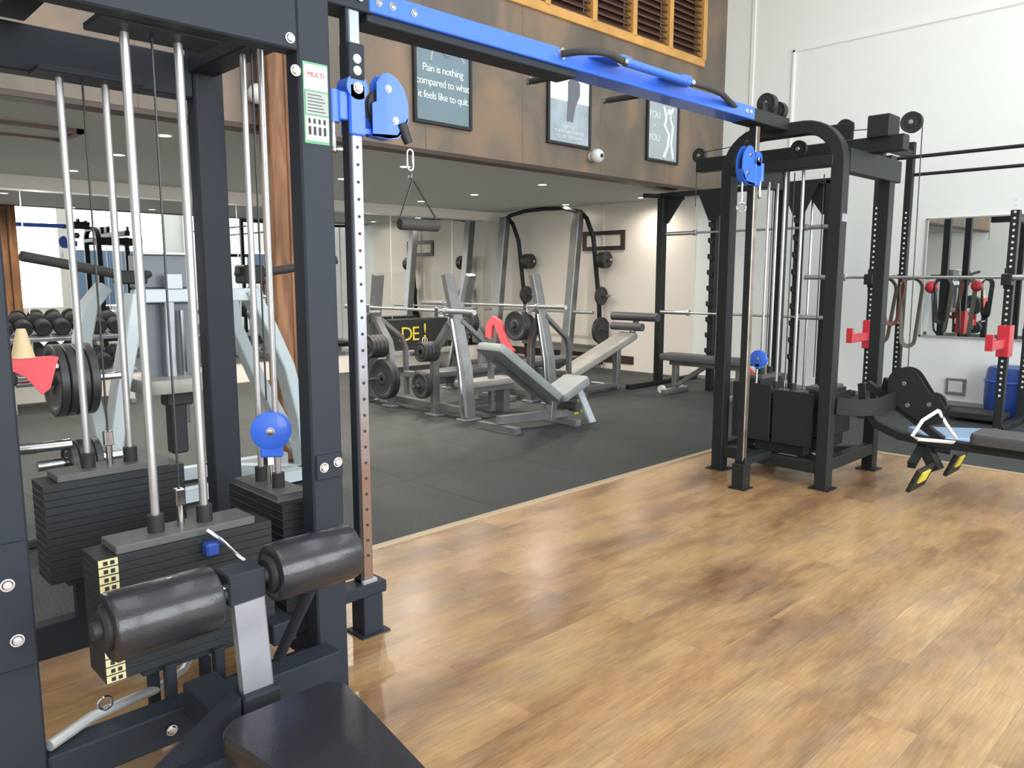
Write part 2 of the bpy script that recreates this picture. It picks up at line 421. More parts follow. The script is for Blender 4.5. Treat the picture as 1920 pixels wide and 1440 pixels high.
# cream part of the right wall; its edge paints where the light patch ends
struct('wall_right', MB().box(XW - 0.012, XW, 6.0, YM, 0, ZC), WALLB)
struct('baseboard_right', MB().box(XW - 0.03, XW - 0.012, 7.0, YM, 0.10, 0.22), DARKW)
struct('baseboard_right', MB().box(XW - 0.02, XW, YB, 5.9, 0, 0.05), BALU)
struct('wall_back', MB().box(XL, XW, YM, YM + .12, 0, ZC + .3), WALLB)
struct('wall_left', MB().box(XL - .12, XL, YB, YM + .12, 0, ZH), WALLW)
struct('ceiling', MB().box(XL, XW, YF + .12, YM, ZC, ZC + .1), CEIL)
# raised lines on the tall right wall
struct('trim_2', MB().box(XW - .015, XW, 5.22, 5.27, 2.6, ZH, 0.003), WALLW)
struct('trim_3', MB().box(XW - .02, XW, YB, 4.7, 4.12, 4.15, 0.003), WALLW)
struct('trim_4', MB().box(XW - .02, XW, 4.67, 4.70, 0.02, 4.15, 0.003), WALLW)
struct('trim_5', MB().box(XW - .03, XW - .012, 7.60, 7.64, 0, ZC, 0.003), WALLB)
# hall roof with added glazed strips left open above the fill lamps
rf = MB(); xs = [XL, -0.4, 0.8, 2.8, 4.0, 6.0, 7.2, XW]
for i in range(0, 8, 2): rf.box(xs[i], xs[i + 1], YB, YF + .2, ZH, ZH + .1)
for i in range(1, 7, 2):
    rf.box(xs[i], xs[i + 1], YB, -1.4, ZH, ZH + .1); rf.box(xs[i], xs[i + 1], 3.8, YF + .2, ZH, ZH + .1)
struct('ceiling', rf, CEILW)
for i, (a, b) in enumerate(((-.4, .8), (2.8, 4.0), (6.0, 7.2))):
    struct('window_%d' % (i + 5), MB().box(a, b, -1.4, 3.8, ZH + .04, ZH + .05), GLASS)
# front wall with four tall windows (seen only in the mirrors)
fw = MB(); wx = [(-2.45, 0.05), (0.55, 3.05), (3.55, 6.05), (6.35, 8.85)]
prev = XL
for a, b in wx:
    fw.box(prev, a, YB - .12, YB, 0, ZH); fw.box(a, b, YB - .12, YB, 0, 0.6); fw.box(a, b, YB - .12, YB, 4.3, ZH); prev = b
fw.box(prev, XW, YB - .12, YB, 0, ZH)
struct('wall_front', fw, WALLW)
for i, (a, b) in enumerate(wx):
    wf = MB()
    for x in (a, (a + b) / 2 - .03, b - .06): wf.box(x, x + .06, YB - .09, YB - .03, .6, 4.3)
    for z in (.6, 1.75, 3.0, 4.24): wf.box(a, b, YB - .09, YB - .03, z, z + .06)
    o = struct('window_%d' % (i + 1), wf, DARKW)
    if i == 3: obj('blue_panel', MB().box(a + .06, b - .06, YB + .01, YB + .015, .63, 2.15), BPANEL, o)  # added blue panel that gives the back mirrors a blue reflection
    obj('window_pane', MB().box(a + .03, b - .03, YB - .065, YB - .06, .63, 4.27), GLASS, o)

# mezzanine front
fa = MB()
fa.box(XL, XW, YF, YF + .14, 2.53, 4.02).box(XL, 5.35, YF, YF + .14, 4.02, ZH).box(8.86, XW, YF, YF + .14, 4.02, ZH).box(5.35, 8.86, YF, YF + .14, 5.6, ZH)
struct('wall_upper', fa, FASCIA)
struct('trim_6', MB().box(XL, XW, YF - .01, YF + .15, 2.49, 2.53, 0.003), DARKW)
lw = MB(); lw.box(5.35, 8.86, YF - .03, YF + .1, 4.02, 4.12, .006).box(5.35, 8.86, YF - .03, YF + .1, 5.52, 5.6, .006)
sx = [5.35, 5.93, 6.66, 7.36, 8.07, 8.80]
for x in sx: lw.box(x - .0, x + .075, YF - .04, YF + .1, 4.10, 5.54, .006)
lo = struct('window_8', lw, LIGHTW)
for i in range(5):
    sl = MB(); a, b = sx[i] + .075, sx[i + 1]
    z = 4.16
    while z < 5.5:
        sl.obox(((a + b) / 2, YF + .03, z), ((b - a) / 2, 0, 0), (0, .034, .026), (0, -.004, .006)); z += .075
    sl.box(a, b, YF + .10, YF + .11, 4.1, 5.54)
    obj('louvre_shutter', sl, SLAT, lo, smooth=False)

# rough timber columns under the mezzanine front
for nm, x0, x1, y0, y1, z1, lab in (('timber_column', 2.83, 2.95, 5.40, 5.58, 4.3, 'a'), ):
    c = thing('timber_post', 'rough brown twin timber post standing behind the white plate loaded machine', 'post', (2.93, 5.48, 0))
    obj('post_half', MB().box(2.80, 2.925, 5.38, 5.56, 0, 5.2, .008), TIMBER, c)
    obj('post_half', MB().box(2.935, 3.05, 5.40, 5.58, 0, 5.2, .008), TIMBER, c)
    bl = MB()
    for z in (1.0, 1.45, 2.1): bl.cyl((2.99, 5.385, z), (2.99, 5.40, z), .012, 8)
    obj('bolt', bl, CHROME, c)

# back wall mirrors
edges = [-0.3, .96, 2.18, 3.40, 4.62, 5.84, 7.06, 8.28, 9.30]
for i in range(len(edges) - 1):
    a, b = edges[i], edges[i + 1]
    t = thing('wall_mirror', 'tall frameless mirror panel fixed in the row on the back wall', 'mirror', (a, YM, .25), 'mirror panels on the back wall')
    obj('mirror_glass', MB().box(a + .006, b - .006, YM - .012, YM - .004, .26, 2.33), MIRR, t, smooth=False)
    obj('edge_trim', MB().box(a - .006, a + .006, YM - .016, YM - .002, .25, 2.34), BALU, t, smooth=False)
struct('trim_7', MB().box(-.4, XW - .02, YM - .02, YM, 2.33, 2.35), BALU)
t = thing('wall_mirror', 'wide mirror hanging on the white wall behind the barbell rack', 'mirror', (XW, 1.6, .74))
obj('mirror_glass', MB().box(XW - .012, XW - .004, .2, 3.02, .76, 2.03), MIRR, t, smooth=False)
obj('mirror_frame', MB().box(XW - .02, XW, .18, 3.04, .74, .76).box(XW - .02, XW, .18, 3.04, 2.03, 2.045).box(XW - .02, XW, 3.02, 3.04, .74, 2.04), BALU, t)

# downlights
dl = None
for i, (x, y) in enumerate([(2.42, 6.37), (2.49, 7.65), (4.80, 6.45), (4.88, 7.73), (3.75, 5.95), (6.89, 6.54), (7.05, 7.95), (7.10, 9.17), (4.8, 9.1), (8.98, 6.62), (9.0, 8.05), (2.5, 9.1), (0.3, 6.4), (0.3, 7.7)]):
    if dl is None:
        dl = thing('downlight', 'round recessed downlight glowing warm white in the grey mezzanine ceiling', 'light', (x, y, ZC), 'downlights in the mezzanine ceiling')
        obj('trim_ring', MB().lathe((x, y, ZC), (0, 0, -1), [(-.002, .05), (.006, .052), (.008, .066), (0.0, .068)], 20), WHITE, dl)
        obj('lamp_lens', MB().cyl((x, y, ZC - .003), (x, y, ZC - .001), .05, 20), GLOW, dl)
    else: dup(dl, (x, y, ZC))
    l = bpy.data.lights.new('downlight_lamp', 'SPOT'); l.energy = 75 if x > 8.8 else 185; l.color = (1, .92, .82); l.spot_size = 2.95; l.spot_blend = 1.0; l.shadow_soft_size = .05
    lo_ = bpy.data.objects.new('downlight_lamp', l); COL.objects.link(lo_); lo_.location = (x, y, ZC - .02)

# ceiling vent frame on the left
vt = MB(); 
for a in ((-.6, 1.9, 6.55, 6.60), (-.6, 1.9, 7.05, 7.10), (1.85, 1.9, 6.55, 7.10), (-.6, -.55, 6.55, 7.1)): vt.box(a[0], a[1], a[2], a[3], ZC - .03, ZC)
v_ = thing('ceiling_vent', 'long rectangular air vent with dark frame in the grey ceiling', 'vent', (.6, 6.8, ZC - .03))
obj('vent_frame', vt, SLAT, v_); obj('vent_panel', MB().box(-.55, 1.85, 6.6, 7.05, ZC - .01, ZC), CEIL, v_)

# small frame with two dark bars on the right wall
t = thing('picture_frame', 'small dark wooden open frame hanging on cream wall behind the arched machine', 'frame', (XW - .03, 7.6, 1.81))
fr = MB()
fr.box(XW - .04, XW - .012, 7.2, 8.02, 2.04, 2.10, .003).box(XW - .04, XW - .012, 7.2, 8.02, 1.81, 1.87, .003)
fr.box(XW - .04, XW - .012, 7.2, 7.27, 1.87, 2.04, .003).box(XW - .04, XW - .012, 7.95, 8.02, 1.87, 2.04, .003)
obj('frame_moulding', fr, DARKW, t); obj('frame_panel', MB().box(XW - .018, XW - .012, 7.27, 7.95, 1.87, 2.04), WALLB, t)

# posters on the mezzanine front
POST = mat('poster_slate', (0.17, 0.24, 0.28), 0.22, var=0.1, vscale=2)
POSTL = mat('poster_mist', (0.36, 0.43, 0.48), 0.22, var=0.2, vscale=5)
POSTD = mat('poster_shadow', (0.14, 0.15, 0.18), 0.3)
PAPER = mat('poster_white', (0.78, 0.83, 0.82), 0.3)
PAPERG = mat('poster_grey', (0.40, 0.45, 0.47), 0.3)
def poster(x0, x1, z0, z1, label, m):
    t = thing('poster', label, 'poster', ((x0 + x1) / 2, YF, z0))
    f = MB(); y0, y1 = YF - .035, YF
    f.box(x0, x1, y0, y1, z0, z0 + .03, .003).box(x0, x1, y0, y1, z1 - .03, z1, .003).box(x0, x0 + .03, y0, y1, z0 + .03, z1 - .03, .003).box(x1 - .03, x1, y0, y1, z0 + .03, z1 - .03, .003)
    obj('frame', f, INK, t); obj('print', MB().box(x0 + .03, x1 - .03, YF - .018, YF - .004, z0 + .03, z1 - .03), m, t, smooth=False)
    return t
NF = (0, -1, 0)
p1 = poster(4.28, 4.95, 2.75, 3.56, 'black framed slate poster with pale lettering about pain and quitting, leftmost of three', POST)
text_mesh('lettering_print', 'Pain is nothing\ncompared to what\nit feels like to quit', .092, (4.615, YF - .02, 3.20), (1, 0, 0), NF, PAPER, p1, spacing=.9, line=1.25)
fg = MB()
fg.tube([(4.47, YF - .02, 3.29), (4.50, YF - .02, 3.42), (4.58, YF - .02, 3.47), (4.66, YF - .02, 3.46), (4.72, YF - .02, 3.40), (4.80, YF - .02, 3.41), (4.86, YF - .02, 3.33)], .012, 6)
fg.ball((4.66, YF - .018, 3.40), .05, 10)
obj('faded_figure', fg, PAPERG, p1)
p2 = poster(5.98, 6.66, 2.77, 3.50, 'framed pale poster with dark standing figure and white sky, middle of three', POSTL)
obj('white_sky', MB().prism([(0, 0), (.62, 0), (.62, .22), (0, .25)], (6.01, YF - .019, 3.22), (1, 0, 0), (0, 0, 1), (0, -.001, 0)), PAPER, p2, smooth=False)
obj('figure_silhouette', MB().prism([(.27, .0), (.36, .0), (.40, .16), (.47, .28), (.47, .40), (.42, .44), (.33, .44), (.28, .40), (.28, .25)], (6.01, YF - .021, 3.02), (1, 0, 0), (0, 0, 1), (0, -.001, 0)), POSTD, p2, smooth=False)
text_mesh('lettering_print', 'I\nEVERY DAY\nIS ANOTHER CHANCE\nTO GET STRONGER', .045, (6.32, YF - .021, 3.0), (1, 0, 0), NF, PAPER, p2, line=1.15)
p3 = poster(7.68, 8.33, 2.77, 3.50, 'framed grey poster with two short words and white sketched figure, rightmost of three', PAPERG)
text_mesh('lettering_print', 'YOU', .11, (7.83, YF - .02, 3.27), (1, 0, 0), NF, PAPER, p3)
text_mesh('lettering_print', 'vs', .06, (7.83, YF - .02, 3.17), (1, 0, 0), NF, PAPER, p3)
text_mesh('lettering_print', 'YOU', .11, (7.83, YF - .02, 3.01), (1, 0, 0), NF, PAPER, p3)
sk = MB()
sk.tube([(8.00, YF - .02, 3.42), (8.06, YF - .02, 3.3), (8.03, YF - .02, 3.2), (8.12, YF - .02, 3.1), (8.10, YF - .02, 2.96), (8.02, YF - .02, 2.82)], .022, 6)
sk.tube([(8.20, YF - .02, 3.42), (8.14, YF - .02, 3.3), (8.20, YF - .02, 3.2), (8.17, YF - .02, 3.0), (8.22, YF - .02, 2.83)], .02, 6)
sk.ball((8.12, YF - .018, 3.36), .05, 10)
obj('sketched_figure', sk, PAPER, p3)

# security cameras
def seccam(x, z, label):
    t = thing('security_camera', label, 'camera', (x, YF, z))
    obj('mount', MB().cyl((x, YF - .03, z), (x, YF, z), .05, 16), WHITE, t)
    obj('housing', MB().ball((x, YF - .09, z), .075, 16), WHITE, t)
    obj('lens', MB().cyl((x - .01, YF - .168, z - .005), (x - .01, YF - .15, z - .005), .022, 12), INK, t)
seccam(2.80, 2.735, 'white dome camera high on brown fascia between the two steel rods')
seccam(6.70, 2.705, 'white ball camera below the middle poster on the brown fascia')

# ------------------------------------------------------------ shared gym parts
def bolt(mb, p, ax, r=.011, h=.008):
    p = V(p); ax = V(ax).normalized(); mb.lathe(p, ax * h, [(0, r * 1.25), (.35, r * 1.25), (.36, r), (.9, r * .8), (1, 0)], 12)
def rpoly(w_, h_, r, n=5):
    out = []
    for cx, cy, a0 in ((w_ / 2 - r, h_ / 2 - r, 0), (-w_ / 2 + r, h_ / 2 - r, 90), (-w_ / 2 + r, -h_ / 2 + r, 180), (w_ / 2 - r, -h_ / 2 + r, 270)):
        for k in range(n + 1):
            a = math.radians(a0 + 90 * k / n); out.append((cx + r * math.cos(a), cy + r * math.sin(a)))
    return out
def cushion(mb, c, u, v, n, w_, h_, t, r=.05):
    """rounded pad: outline w_ x h_ in plane u,v, thickness t along n (top surface domed)"""
    c, u, v, n = V(c), V(u).normalized(), V(v).normalized(), V(n).normalized()
    lv = [(0, .96), (.12, 1.0), (.65, 1.0), (.88, .965), (1.0, .88)]
    P = rpoly(w_, h_, r); m = len(P); vs = []; fs = []
    for t_, s_ in lv:
        d = (1 - s_)
        for a, b in P:
            vs.append(c + u * (a - math.copysign(1, a) * d * w_ * .0 - a * d * .3) + v * (b - b * d * .3 * w_ / max(h_, .01)) + n * t * t_)
    for i in range(len(lv) - 1):
        for k in range(m):
            l = (k + 1) % m; fs.append((i * m + k, i * m + l, (i + 1) * m + l, (i + 1) * m + k))
    fs.append(tuple(range(m - 1, -1, -1))); fs.append(tuple((len(lv) - 1) * m + k for k in range(m)))
    mb.add(vs, fs)
def disc_plate(mb, c, ax, r, t):
    """olympic plate centred at c with axis ax"""
    ax = V(ax).normalized(); p = V(c) - ax * t / 2
    pr = [(0, .026), (0, .055), (.1, .06), (.18, .08), (.18, r * .72), (.08, r * .78), (0, r * .82), (0, r * .97), (.12, r), (.88, r), (1, r * .97), (1, r * .82), (.92, r * .78), (.82, r * .72), (.82, .08), (.9, .06), (1, .055), (1, .026), (0, .026)]
    mb.lathe(p, ax * t, pr, 28)
PROTO = {}
def plates(pos, ax, rs, t, label, group, name='weight_plate'):
    """row of loose plates threaded on a peg from pos along ax"""
    ax = V(ax).normalized(); p = V(pos)
    for r in rs:
        c = p + ax * t / 2; k = (round(r, 3), round(t, 3))
        if k not in PROTO:
            mb = MB(); disc_plate(mb, (0, 0, 0), (1, 0, 0), r, t * .92)
            o = obj(name, mb, PLATE); me = o.data
            # recentre on the hub
            off = WO[o.name]; me.transform(Matrix.Translation(off)); PROTO[k] = o
        else:
            o = PROTO[k].copy(); COL.objects.link(o)
        o.location = c; o.rotation_euler = V((1, 0, 0)).rotation_difference(ax).to_euler()
        tag(o, label, 'weight plate', group)
        p = p + ax * t
def pulley(name, parent, c, ax, r, t, m=RUBBER):
    ax = V(ax).normalized()
    mb = MB().lathe(V(c) - ax * t / 2, ax * t, [(0, 0), (0, r * .55), (.1, r * .6), (.05, r * .8), (0, r), (.3, r * .9), (.7, r * .9), (1, r), (.95, r * .8), (.9, r * .6), (1, r * .55), (1, 0)], 24)
    o = obj(name, mb, m, parent)
    b = MB(); bolt(b, V(c) + ax * t * .5, ax, .012); bolt(b, V(c) - ax * t * .5, -ax, .012)
    obj('axle', b, CHROME, o)
    return o
def stack(parent, cx, cy, along, z0, z1, L, W, n, rods, ztop, gap=.065, lab=False):
    """weight stack: plates, top plate, guide rods, selector, bumpers"""
    ux = V((1, 0, 0)) if along == 'x' else V((0, 1, 0)); uy = V((0, 1, 0)) if along == 'x' else V((1, 0, 0))
    h = (z1 - z0) / n; first = None
    for i in range(n):
        z = z0 + i * h
        if first is None:
            first = obj('stack_plate', MB().obox((cx, cy, z + h / 2), ux * L / 2, uy * W / 2, (0, 0, h * .488), .0018), STACK, parent)
            z00 = first.location.z
        else:
            c = first.copy(); COL.objects.link(c); c.location.z = z00 + i * h
    obj('top_plate', MB().obox((cx, cy, z1 + .012), ux * (L * .40), uy * W * .46, (0, 0, .012), .003), STACKT, parent)
    for s_ in (-1, 1):
        p = V((cx, cy, 0)) + ux * s_ * gap
        obj('guide_rod', MB().cyl((p.x, p.y, z0 - .05), (p.x, p.y, ztop), rods, 14), ROD, parent)
        obj('rod_bushing', MB().cyl((p.x, p.y, z1 + .024), (p.x, p.y, z1 + .075), rods + .011, 16), RUBBER, parent)
    obj('selector_stem', MB().cyl((cx, cy, z1), (cx, cy, z1 + .10), .011, 12).box(cx - .014, cx + .014, cy - .014, cy + .014, z1 + .09, z1 + .14, .003), CHROME, parent)
    if lab:
        lb = MB(); y = cy - W / 2 - .001
        nl = n; x0 = cx - L / 2 + .002
        for i in range(nl):
            z = z0 + i * h; lb.box(x0, x0 + .05, y - .001, y + .001, z + h * .08, z + h * .92)
        st = obj('weight_labels', lb, CREAMST, parent, smooth=False)
        nb = MB()
        for i in range(nl):
            z = z0 + (i + .5) * h
            for kx in (.012, .030): nb.box(x0 + kx, x0 + kx + .011, y - .0025, y - .001, z - h * .25, z + h * .22)
        obj('label_print', nb, INK, st, smooth=False)

def cab(name, parent, pts, r=.0035): return obj(name, MB().tube(pts, r, 6), CABLE, parent)
def arch(cx, y0, y1, ztop, R, w_, d_, z0=0.0):
    """one rounded portal in the plane x = cx"""
    pts = [V((cx, y0, z0)), V((cx, y0, ztop - R))]
    pts += arc((cx, y0 + R, ztop - R), R, 180, 90, 8, (0, 1, 0), (0, 0, 1))[1:]
    pts += arc((cx, y1 - R, ztop - R), R, 90, 0, 8, (0, 1, 0), (0, 0, 1))
    pts += [V((cx, y1, z0))]
    mb = MB(); mb.sweep(pts, [(w_ / 2, -d_ / 2 + .006), (w_ / 2, d_ / 2 - .006), (w_ / 2 - .006, d_ / 2), (-w_ / 2 + .006, d_ / 2), (-w_ / 2, d_ / 2 - .006), (-w_ / 2, -d_ / 2 + .006), (-w_ / 2 + .006, -d_ / 2), (w_ / 2 - .006, -d_ / 2)], up=None)
    return mb

def carriage(par, cx, cy, z, side):
    """blue swivel pulley carriage on the adjustable column, pulley reaching towards side (+1 / -1 in x)"""
    c = obj('swivel_carriage', MB().box(cx - .034, cx + .034, cy - .034, cy + .034, z - .12, z + .06, .006)
            .lathe((cx, cy - .034, z + .05), (0, .068, 0), [(0, 0), (0, .045), (1, .045), (1, 0)], 20), BLUE, par)
    br = MB().box(cx - side * .04 - .03, cx - side * .04 + .03, cy - .02, cy + .02, z - .07, z + .03, .004)
    br.cyl((cx - side * .085, cy, z - .08), (cx - side * .085, cy, z + .03), .024, 16)
    obj('bracket', br, BLUE, c)
    D = [(0, -.12), (0, -.03), (.03, -.03), (.03, .0), (.028, .07), (.04, .105)]
    D += [(.055 + .115 * math.sin(math.radians(a)), .0 + .115 * math.cos(math.radians(a))) for a in range(0, 181, 12)]
    D = [(0, -.115), (0, 0), (.02, .01), (.02, .075), (.045, .11), (.075, .118), (.11, .105), (.145, .07), (.162, .02), (.162, -.03), (.145, -.08), (.11, -.108), (.07, -.118)]
    hs = MB()
    for yy in (cy - .045, cy - .005): hs.prism([(a * side, b) for a, b in D], (cx + side * .055, yy, z + .0), (1, 0, 0), (0, 0, 1), (0, .006, 0))
    hs.prism([(a * side, b) for a, b in [(0, -.115), (0, -.108), (.11, -.1), (.16, -.03), (.167, -.03), (.145, -.085), (.11, -.113), (.07, -.121)]], (cx + side * .055, cy - .045, z), (1, 0, 0), (0, 0, 1), (0, .046, 0))
    hs.box(min(cx, cx + side * .07), max(cx, cx + side * .07), cy - .03, cy + .01, z - .11, z - .09, .002)
    h_ = obj('pulley_housing', hs, BLUE, par)
    bb = MB()
    for a, b in ((.07, .06), (.10, -.05)): bolt(bb, (cx + side * (.055 + a), cy - .045, z + b), (0, -1, 0), .011)
    bolt(bb, (cx, cy - .036, z + .045), (0, -1, 0), .016)
    obj('bolt', bb, CHROME, h_)
    pulley('pulley', par, (cx + side * .12, cy - .02, z - .01), (0, 1, 0), .075, .022)
    pn = MB().cyl((cx - side * .085, cy, z - .17), (cx - side * .085, cy, z - .08), .009, 10).ball((cx - side * .085, cy, z - .175), .014)
    obj('pop_pin', pn, CHROME, c)

# ------------------------------------------------------------ left multi station (lat pulldown end)
LM = thing('multi_station_gym', 'black four stack gym tower filling the left foreground with roller pads and seat', 'exercise machine', (.85, 2.4, 0))
LP_ = LM
# right hand portal x=1.27
ap = arch(1.27, 2.185, 2.93, 2.42, .20, .11, .075)
obj('portal_frame', ap, STEEL, LM)
obj('front_post', MB().box(.32, .43, 2.15, 2.225, 0, 2.35, .006), STEEL, LM)
obj('rear_post', MB().box(.32, .43, 2.89, 2.965, 0, 2.35, .006), STEEL, LM)
obj('top_beam', MB().box(.43, 1.215, 2.145, 2.215, 2.06, 2.26, .005), STEEL, LM)
obj('top_beam', MB().box(-.4, 1.215, 2.90, 2.98, 2.045, 2.19, .005), STEEL, LM)
obj('top_crossbar', MB().box(.60, .70, 2.2, 2.92, 2.20, 2.28, .005), STEEL, LM)
obj('top_crossbar', MB().box(1.20, 1.30, 2.22, 2.90, 2.13, 2.21, .005), STEEL, LM)
obj('rod_bracket', MB().box(.70, 1.02, 2.215, 2.36, 2.055, 2.075, .003), STEEL, LM)
obj('rod_bracket', MB().box(.69, 1.0, 2.78, 2.90, 2.03, 2.05, .003), STEEL, LM)
obj('base_beam', MB().box(.43, 1.215, 2.145, 2.235, .075, .175, .005), STEEL, LM)
obj('base_beam', MB().box(.43, 1.215, 2.90, 2.97, .10, .22, .005), STEEL, LM)
obj('base_beam', MB().box(1.24, 1.31, 2.225, 2.89, .10, .19, .005), STEEL, LM)
obj('joint_plate', MB().box(.30, .425, 2.138, 2.15, .44, .76, .003), STEEL, LM)
obj('joint_plate', MB().box(1.225, 1.32, 2.138, 2.15, .76, .84, .003), STEEL, LM)
bl = MB()
for x, z in ((.375, .66), (.385, .515), (1.25, .80), (1.30, .81), (.735, .125), (1.2, 2.0)): bolt(bl, (x, 2.138, z), (0, -1, 0), .013)
for x, z in ((1.19, 2.09), (1.10, 2.24), (.60, 2.24)): bolt(bl, (x, 2.145, z), (0, -1, 0), .012)
obj('bolt', bl, CHROME, LM)
# exercise chart stickers on the front post
sk_ = obj('exercise_chart', MB().box(1.228, 1.312, 2.1455, 2.1475, 1.80, 2.035), GRN, LM, smooth=False)
obj('chart_panel', MB().box(1.231, 1.309, 2.1435, 2.1455, 1.955, 2.028), STK, sk_, smooth=False)
obj('chart_panel', MB().box(1.233, 1.309, 2.1435, 2.1455, 1.885, 1.950), STKG, sk_, smooth=False)
obj('chart_panel', MB().box(1.231, 1.309, 2.1435, 2.1455, 1.808, 1.880), STK, sk_, smooth=False)
pr_ = MB()
for k in range(4): pr_.box(1.24 + .017 * k, 1.249 + .017 * k, 2.1425, 2.1435, 1.825, 1.85); pr_.box(1.24 + .017 * k, 1.248 + .017 * k, 2.1425, 2.1435, 1.858, 1.873)
for k in range(6): pr_.box(1.24, 1.30 - .006 * (k % 3), 2.1425, 2.1435, 1.893 + k * .0095, 1.895 + k * .0095)
obj('chart_print', pr_, INK, sk_, smooth=False)
text_mesh('chart_heading', 'MULTI', .020, (1.27, 2.143, 1.993), (1, 0, 0), NF, REDINK, sk_)
# stacks
stack(LM, .857, 2.305, 'x', .275, .635, .51, .14, 15, .0125, 2.07, .072, lab=True)
stack(LM, .832, 2.85, 'x', .40, .735, .45, .14, 13, .0115, 2.04, .068)
stack(LM, 1.235, 2.48, 'y', .29, .66, .40, .12, 14, .0105, 2.13, .062)
for x_, y_, za, zb in ((.770, 2.225, .17, .28), (.915, 2.225, .17, .28), (.770, 2.37, .02, .28), (.93, 2.37, .02, .28), (.72, 2.91, .2, .40), (.94, 2.91, .2, .40)):
    obj('stack_foot', MB().box(x_ - .015, x_ + .015, y_ - .015, y_ + .015, za, zb, .002), STEEL, LM)
obj('stack_rest', MB().box(.70, 1.02, 2.24, 2.37, .258, .273, .003), STEEL, LM)
obj('stack_rest', MB().box(.66, 1.0, 2.79, 2.92, .380, .398, .003), STEEL, LM)
obj('stack_rest', MB().box(1.19, 1.28, 2.30, 2.66, .19, .285, .003), STEEL, LM)
cab('cable', LM, [(.857, 2.305, .77), (.857, 2.305, 2.06)]); cab('cable', LM, [(.832, 2.85, .87), (.832, 2.85, 2.04)])
cab('cable', LM, [(1.235, 2.48, .98), (1.235, 2.48, 2.13)]); cab('cable', LM, [(1.36, 2.40, .3), (1.36, 2.42, 2.3)])
cab('cable', LM, [(1.50, 2.50, .25), (1.50, 2.50, 1.93)])
pt = MB().tube([(.90, 2.22, .655), (.925, 2.19, .63), (.97, 2.17, .57), (.985, 2.165, .555)], .0065, 8)
obj('selector_pin', pt, CHROME, LM)
obj('selector_handle', MB().box(.885, .925, 2.19, 2.23, .58, .62, .006), BLUED, LM)
# floating blue pulley at the cable stack
fp = obj('floating_pulley', MB().lathe((1.205, 2.40, .885), (.020, .029, 0), [(0, 0), (0, .060), (.1, .066), (.9, .066), (1, .060), (1, 0)], 28).obox((1.215, 2.415, .825), (.03, -.021, 0), (.009, .013, 0), (0, 0, .03), .004), BLUE, LM)
b_ = MB(); bolt(b_, (1.205, 2.40, .885), (-.57, -.82, 0), .012); obj('axle', b_, CHROME, fp)
# roller pads and seat
def roller(x0, x1, y, z, r):
    mb = MB(); L_ = x1 - x0
    mb.lathe((x0, y, z), (L_, 0, 0), [(.03, .02), (.03, r * .5), (.005, r * .62), (.0, r * .84), (.015, r * .95), (.045, r), (.955, r), (.985, r * .95), (1, r * .84), (.995, r * .62), (.97, r * .5), (.97, .02)], 32)
    o = obj('roller_pad', mb, VINYL, LM)
    cp = MB()
    for x, s_ in ((x0, -1), (x1, 1)):
        cp.lathe((x, y, z), (s_ * .02, 0, 0), [(-.5, .05), (.3, .048), (.6, .04), (.6, .022), (1.4, .02), (1.6, .012), (1.6, 0)], 18)
    obj('end_cap', cp, RUBBER, o)
roller(.492, .738, 1.80, .625, .079)
roller(.884, 1.128, 1.80, .645, .076)
obj('roller_axle', MB().cyl((.48, 1.80, .635), (1.14, 1.80, .645), .012, 12), CHROME, LM)
obj('knee_block', MB().box(.765, .862, 1.775, 1.86, .595, .675, .004), STEEL, LM)
obj('adjuster_strip', MB().bar((.815, 1.785, .60), (.825, 1.775, .34), .080, .022, .002, up=(0, 1, 0)), ZINC, LM)
obj('adjuster_sleeve', MB().box(.775, .875, 1.74, 1.82, .24, .365, .006), STEEL, LM)
obj('seat_beam', MB().box(.775, .875, 1.15, 2.15, .15, .25, .006), STEEL, LM)
obj('seat_post', MB().box(.785, .865, 1.42, 1.54, .25, .32, .004).box(.785, .865, 1.16, 1.26, 0, .15, .004), STEEL, LM)
obj('seat_gusset', MB().prism([(0, 0), (.20, 0), (.0, .12)], (.77, 1.75, .25), (-1, 0, 0), (0, 0, 1), (0, .05, 0)).box(.60, .775, 1.70, 1.80, .20, .26, .006), STEEL, LM)
sp = MB(); cushion(sp, (.825, 1.40, .315), (1, 0, 0), (0, 1, 0), (0, 0, 1), .33, .52, .065, .06)
sp.v = [(.80 + (x - .80) * (1 - .44 * max(0, (1.62 - y) / .5)), y, z) for x, y, z in map(tuple, sp.v)]
obj('seat', sp, VINYL, LM)
obj('brace_arm', MB().box(1.065, 1.145, 2.16, 2.62, .25, .32, .004), STEEL, LM)
obj('lower_arm', MB().box(.875, 1.22, 2.02, 2.11, .15, .235, .004), STEEL, LM)
obj('drop_leg', MB().cyl((1.0, 1.80, .57), (1.0, 2.0, .30), .016, 10), STEEL, LM)
# adjustable column
obj('outrigger', MB().box(1.325, 1.70, 2.455, 2.545, .16, .21, .005).box(1.59, 1.68, 2.455, 2.545, .0, .16, .004).box(1.57, 1.70, 2.44, 2.56, 0, .008), STEEL, LM)
cl_ = obj('adjustable_column', MB().box(1.607, 1.653, 2.477, 2.523, .21, 2.345, .004), COLA, LM)
hl = MB()
for k in range(26): hl.cyl((1.63, 2.475, .32 + k * .062), (1.63, 2.4775, .32 + k * .062), .006, 8)
obj('hole_pattern', hl, INK, cl_, smooth=False)
obj('column_side_strip', MB().box(1.595, 1.606, 2.478, 2.522, .21, 2.345, .002), STEEL, LM)  # dark strip covering the left face of the column
obj('column_collar', MB().box(1.596, 1.664, 2.466, 2.53, 2.10, 2.23, .004), STEEL, LM)
obj('column_base_ring', MB().box(1.595, 1.665, 2.465, 2.535, .205, .225, .004), ZINC, LM)
ck = MB()
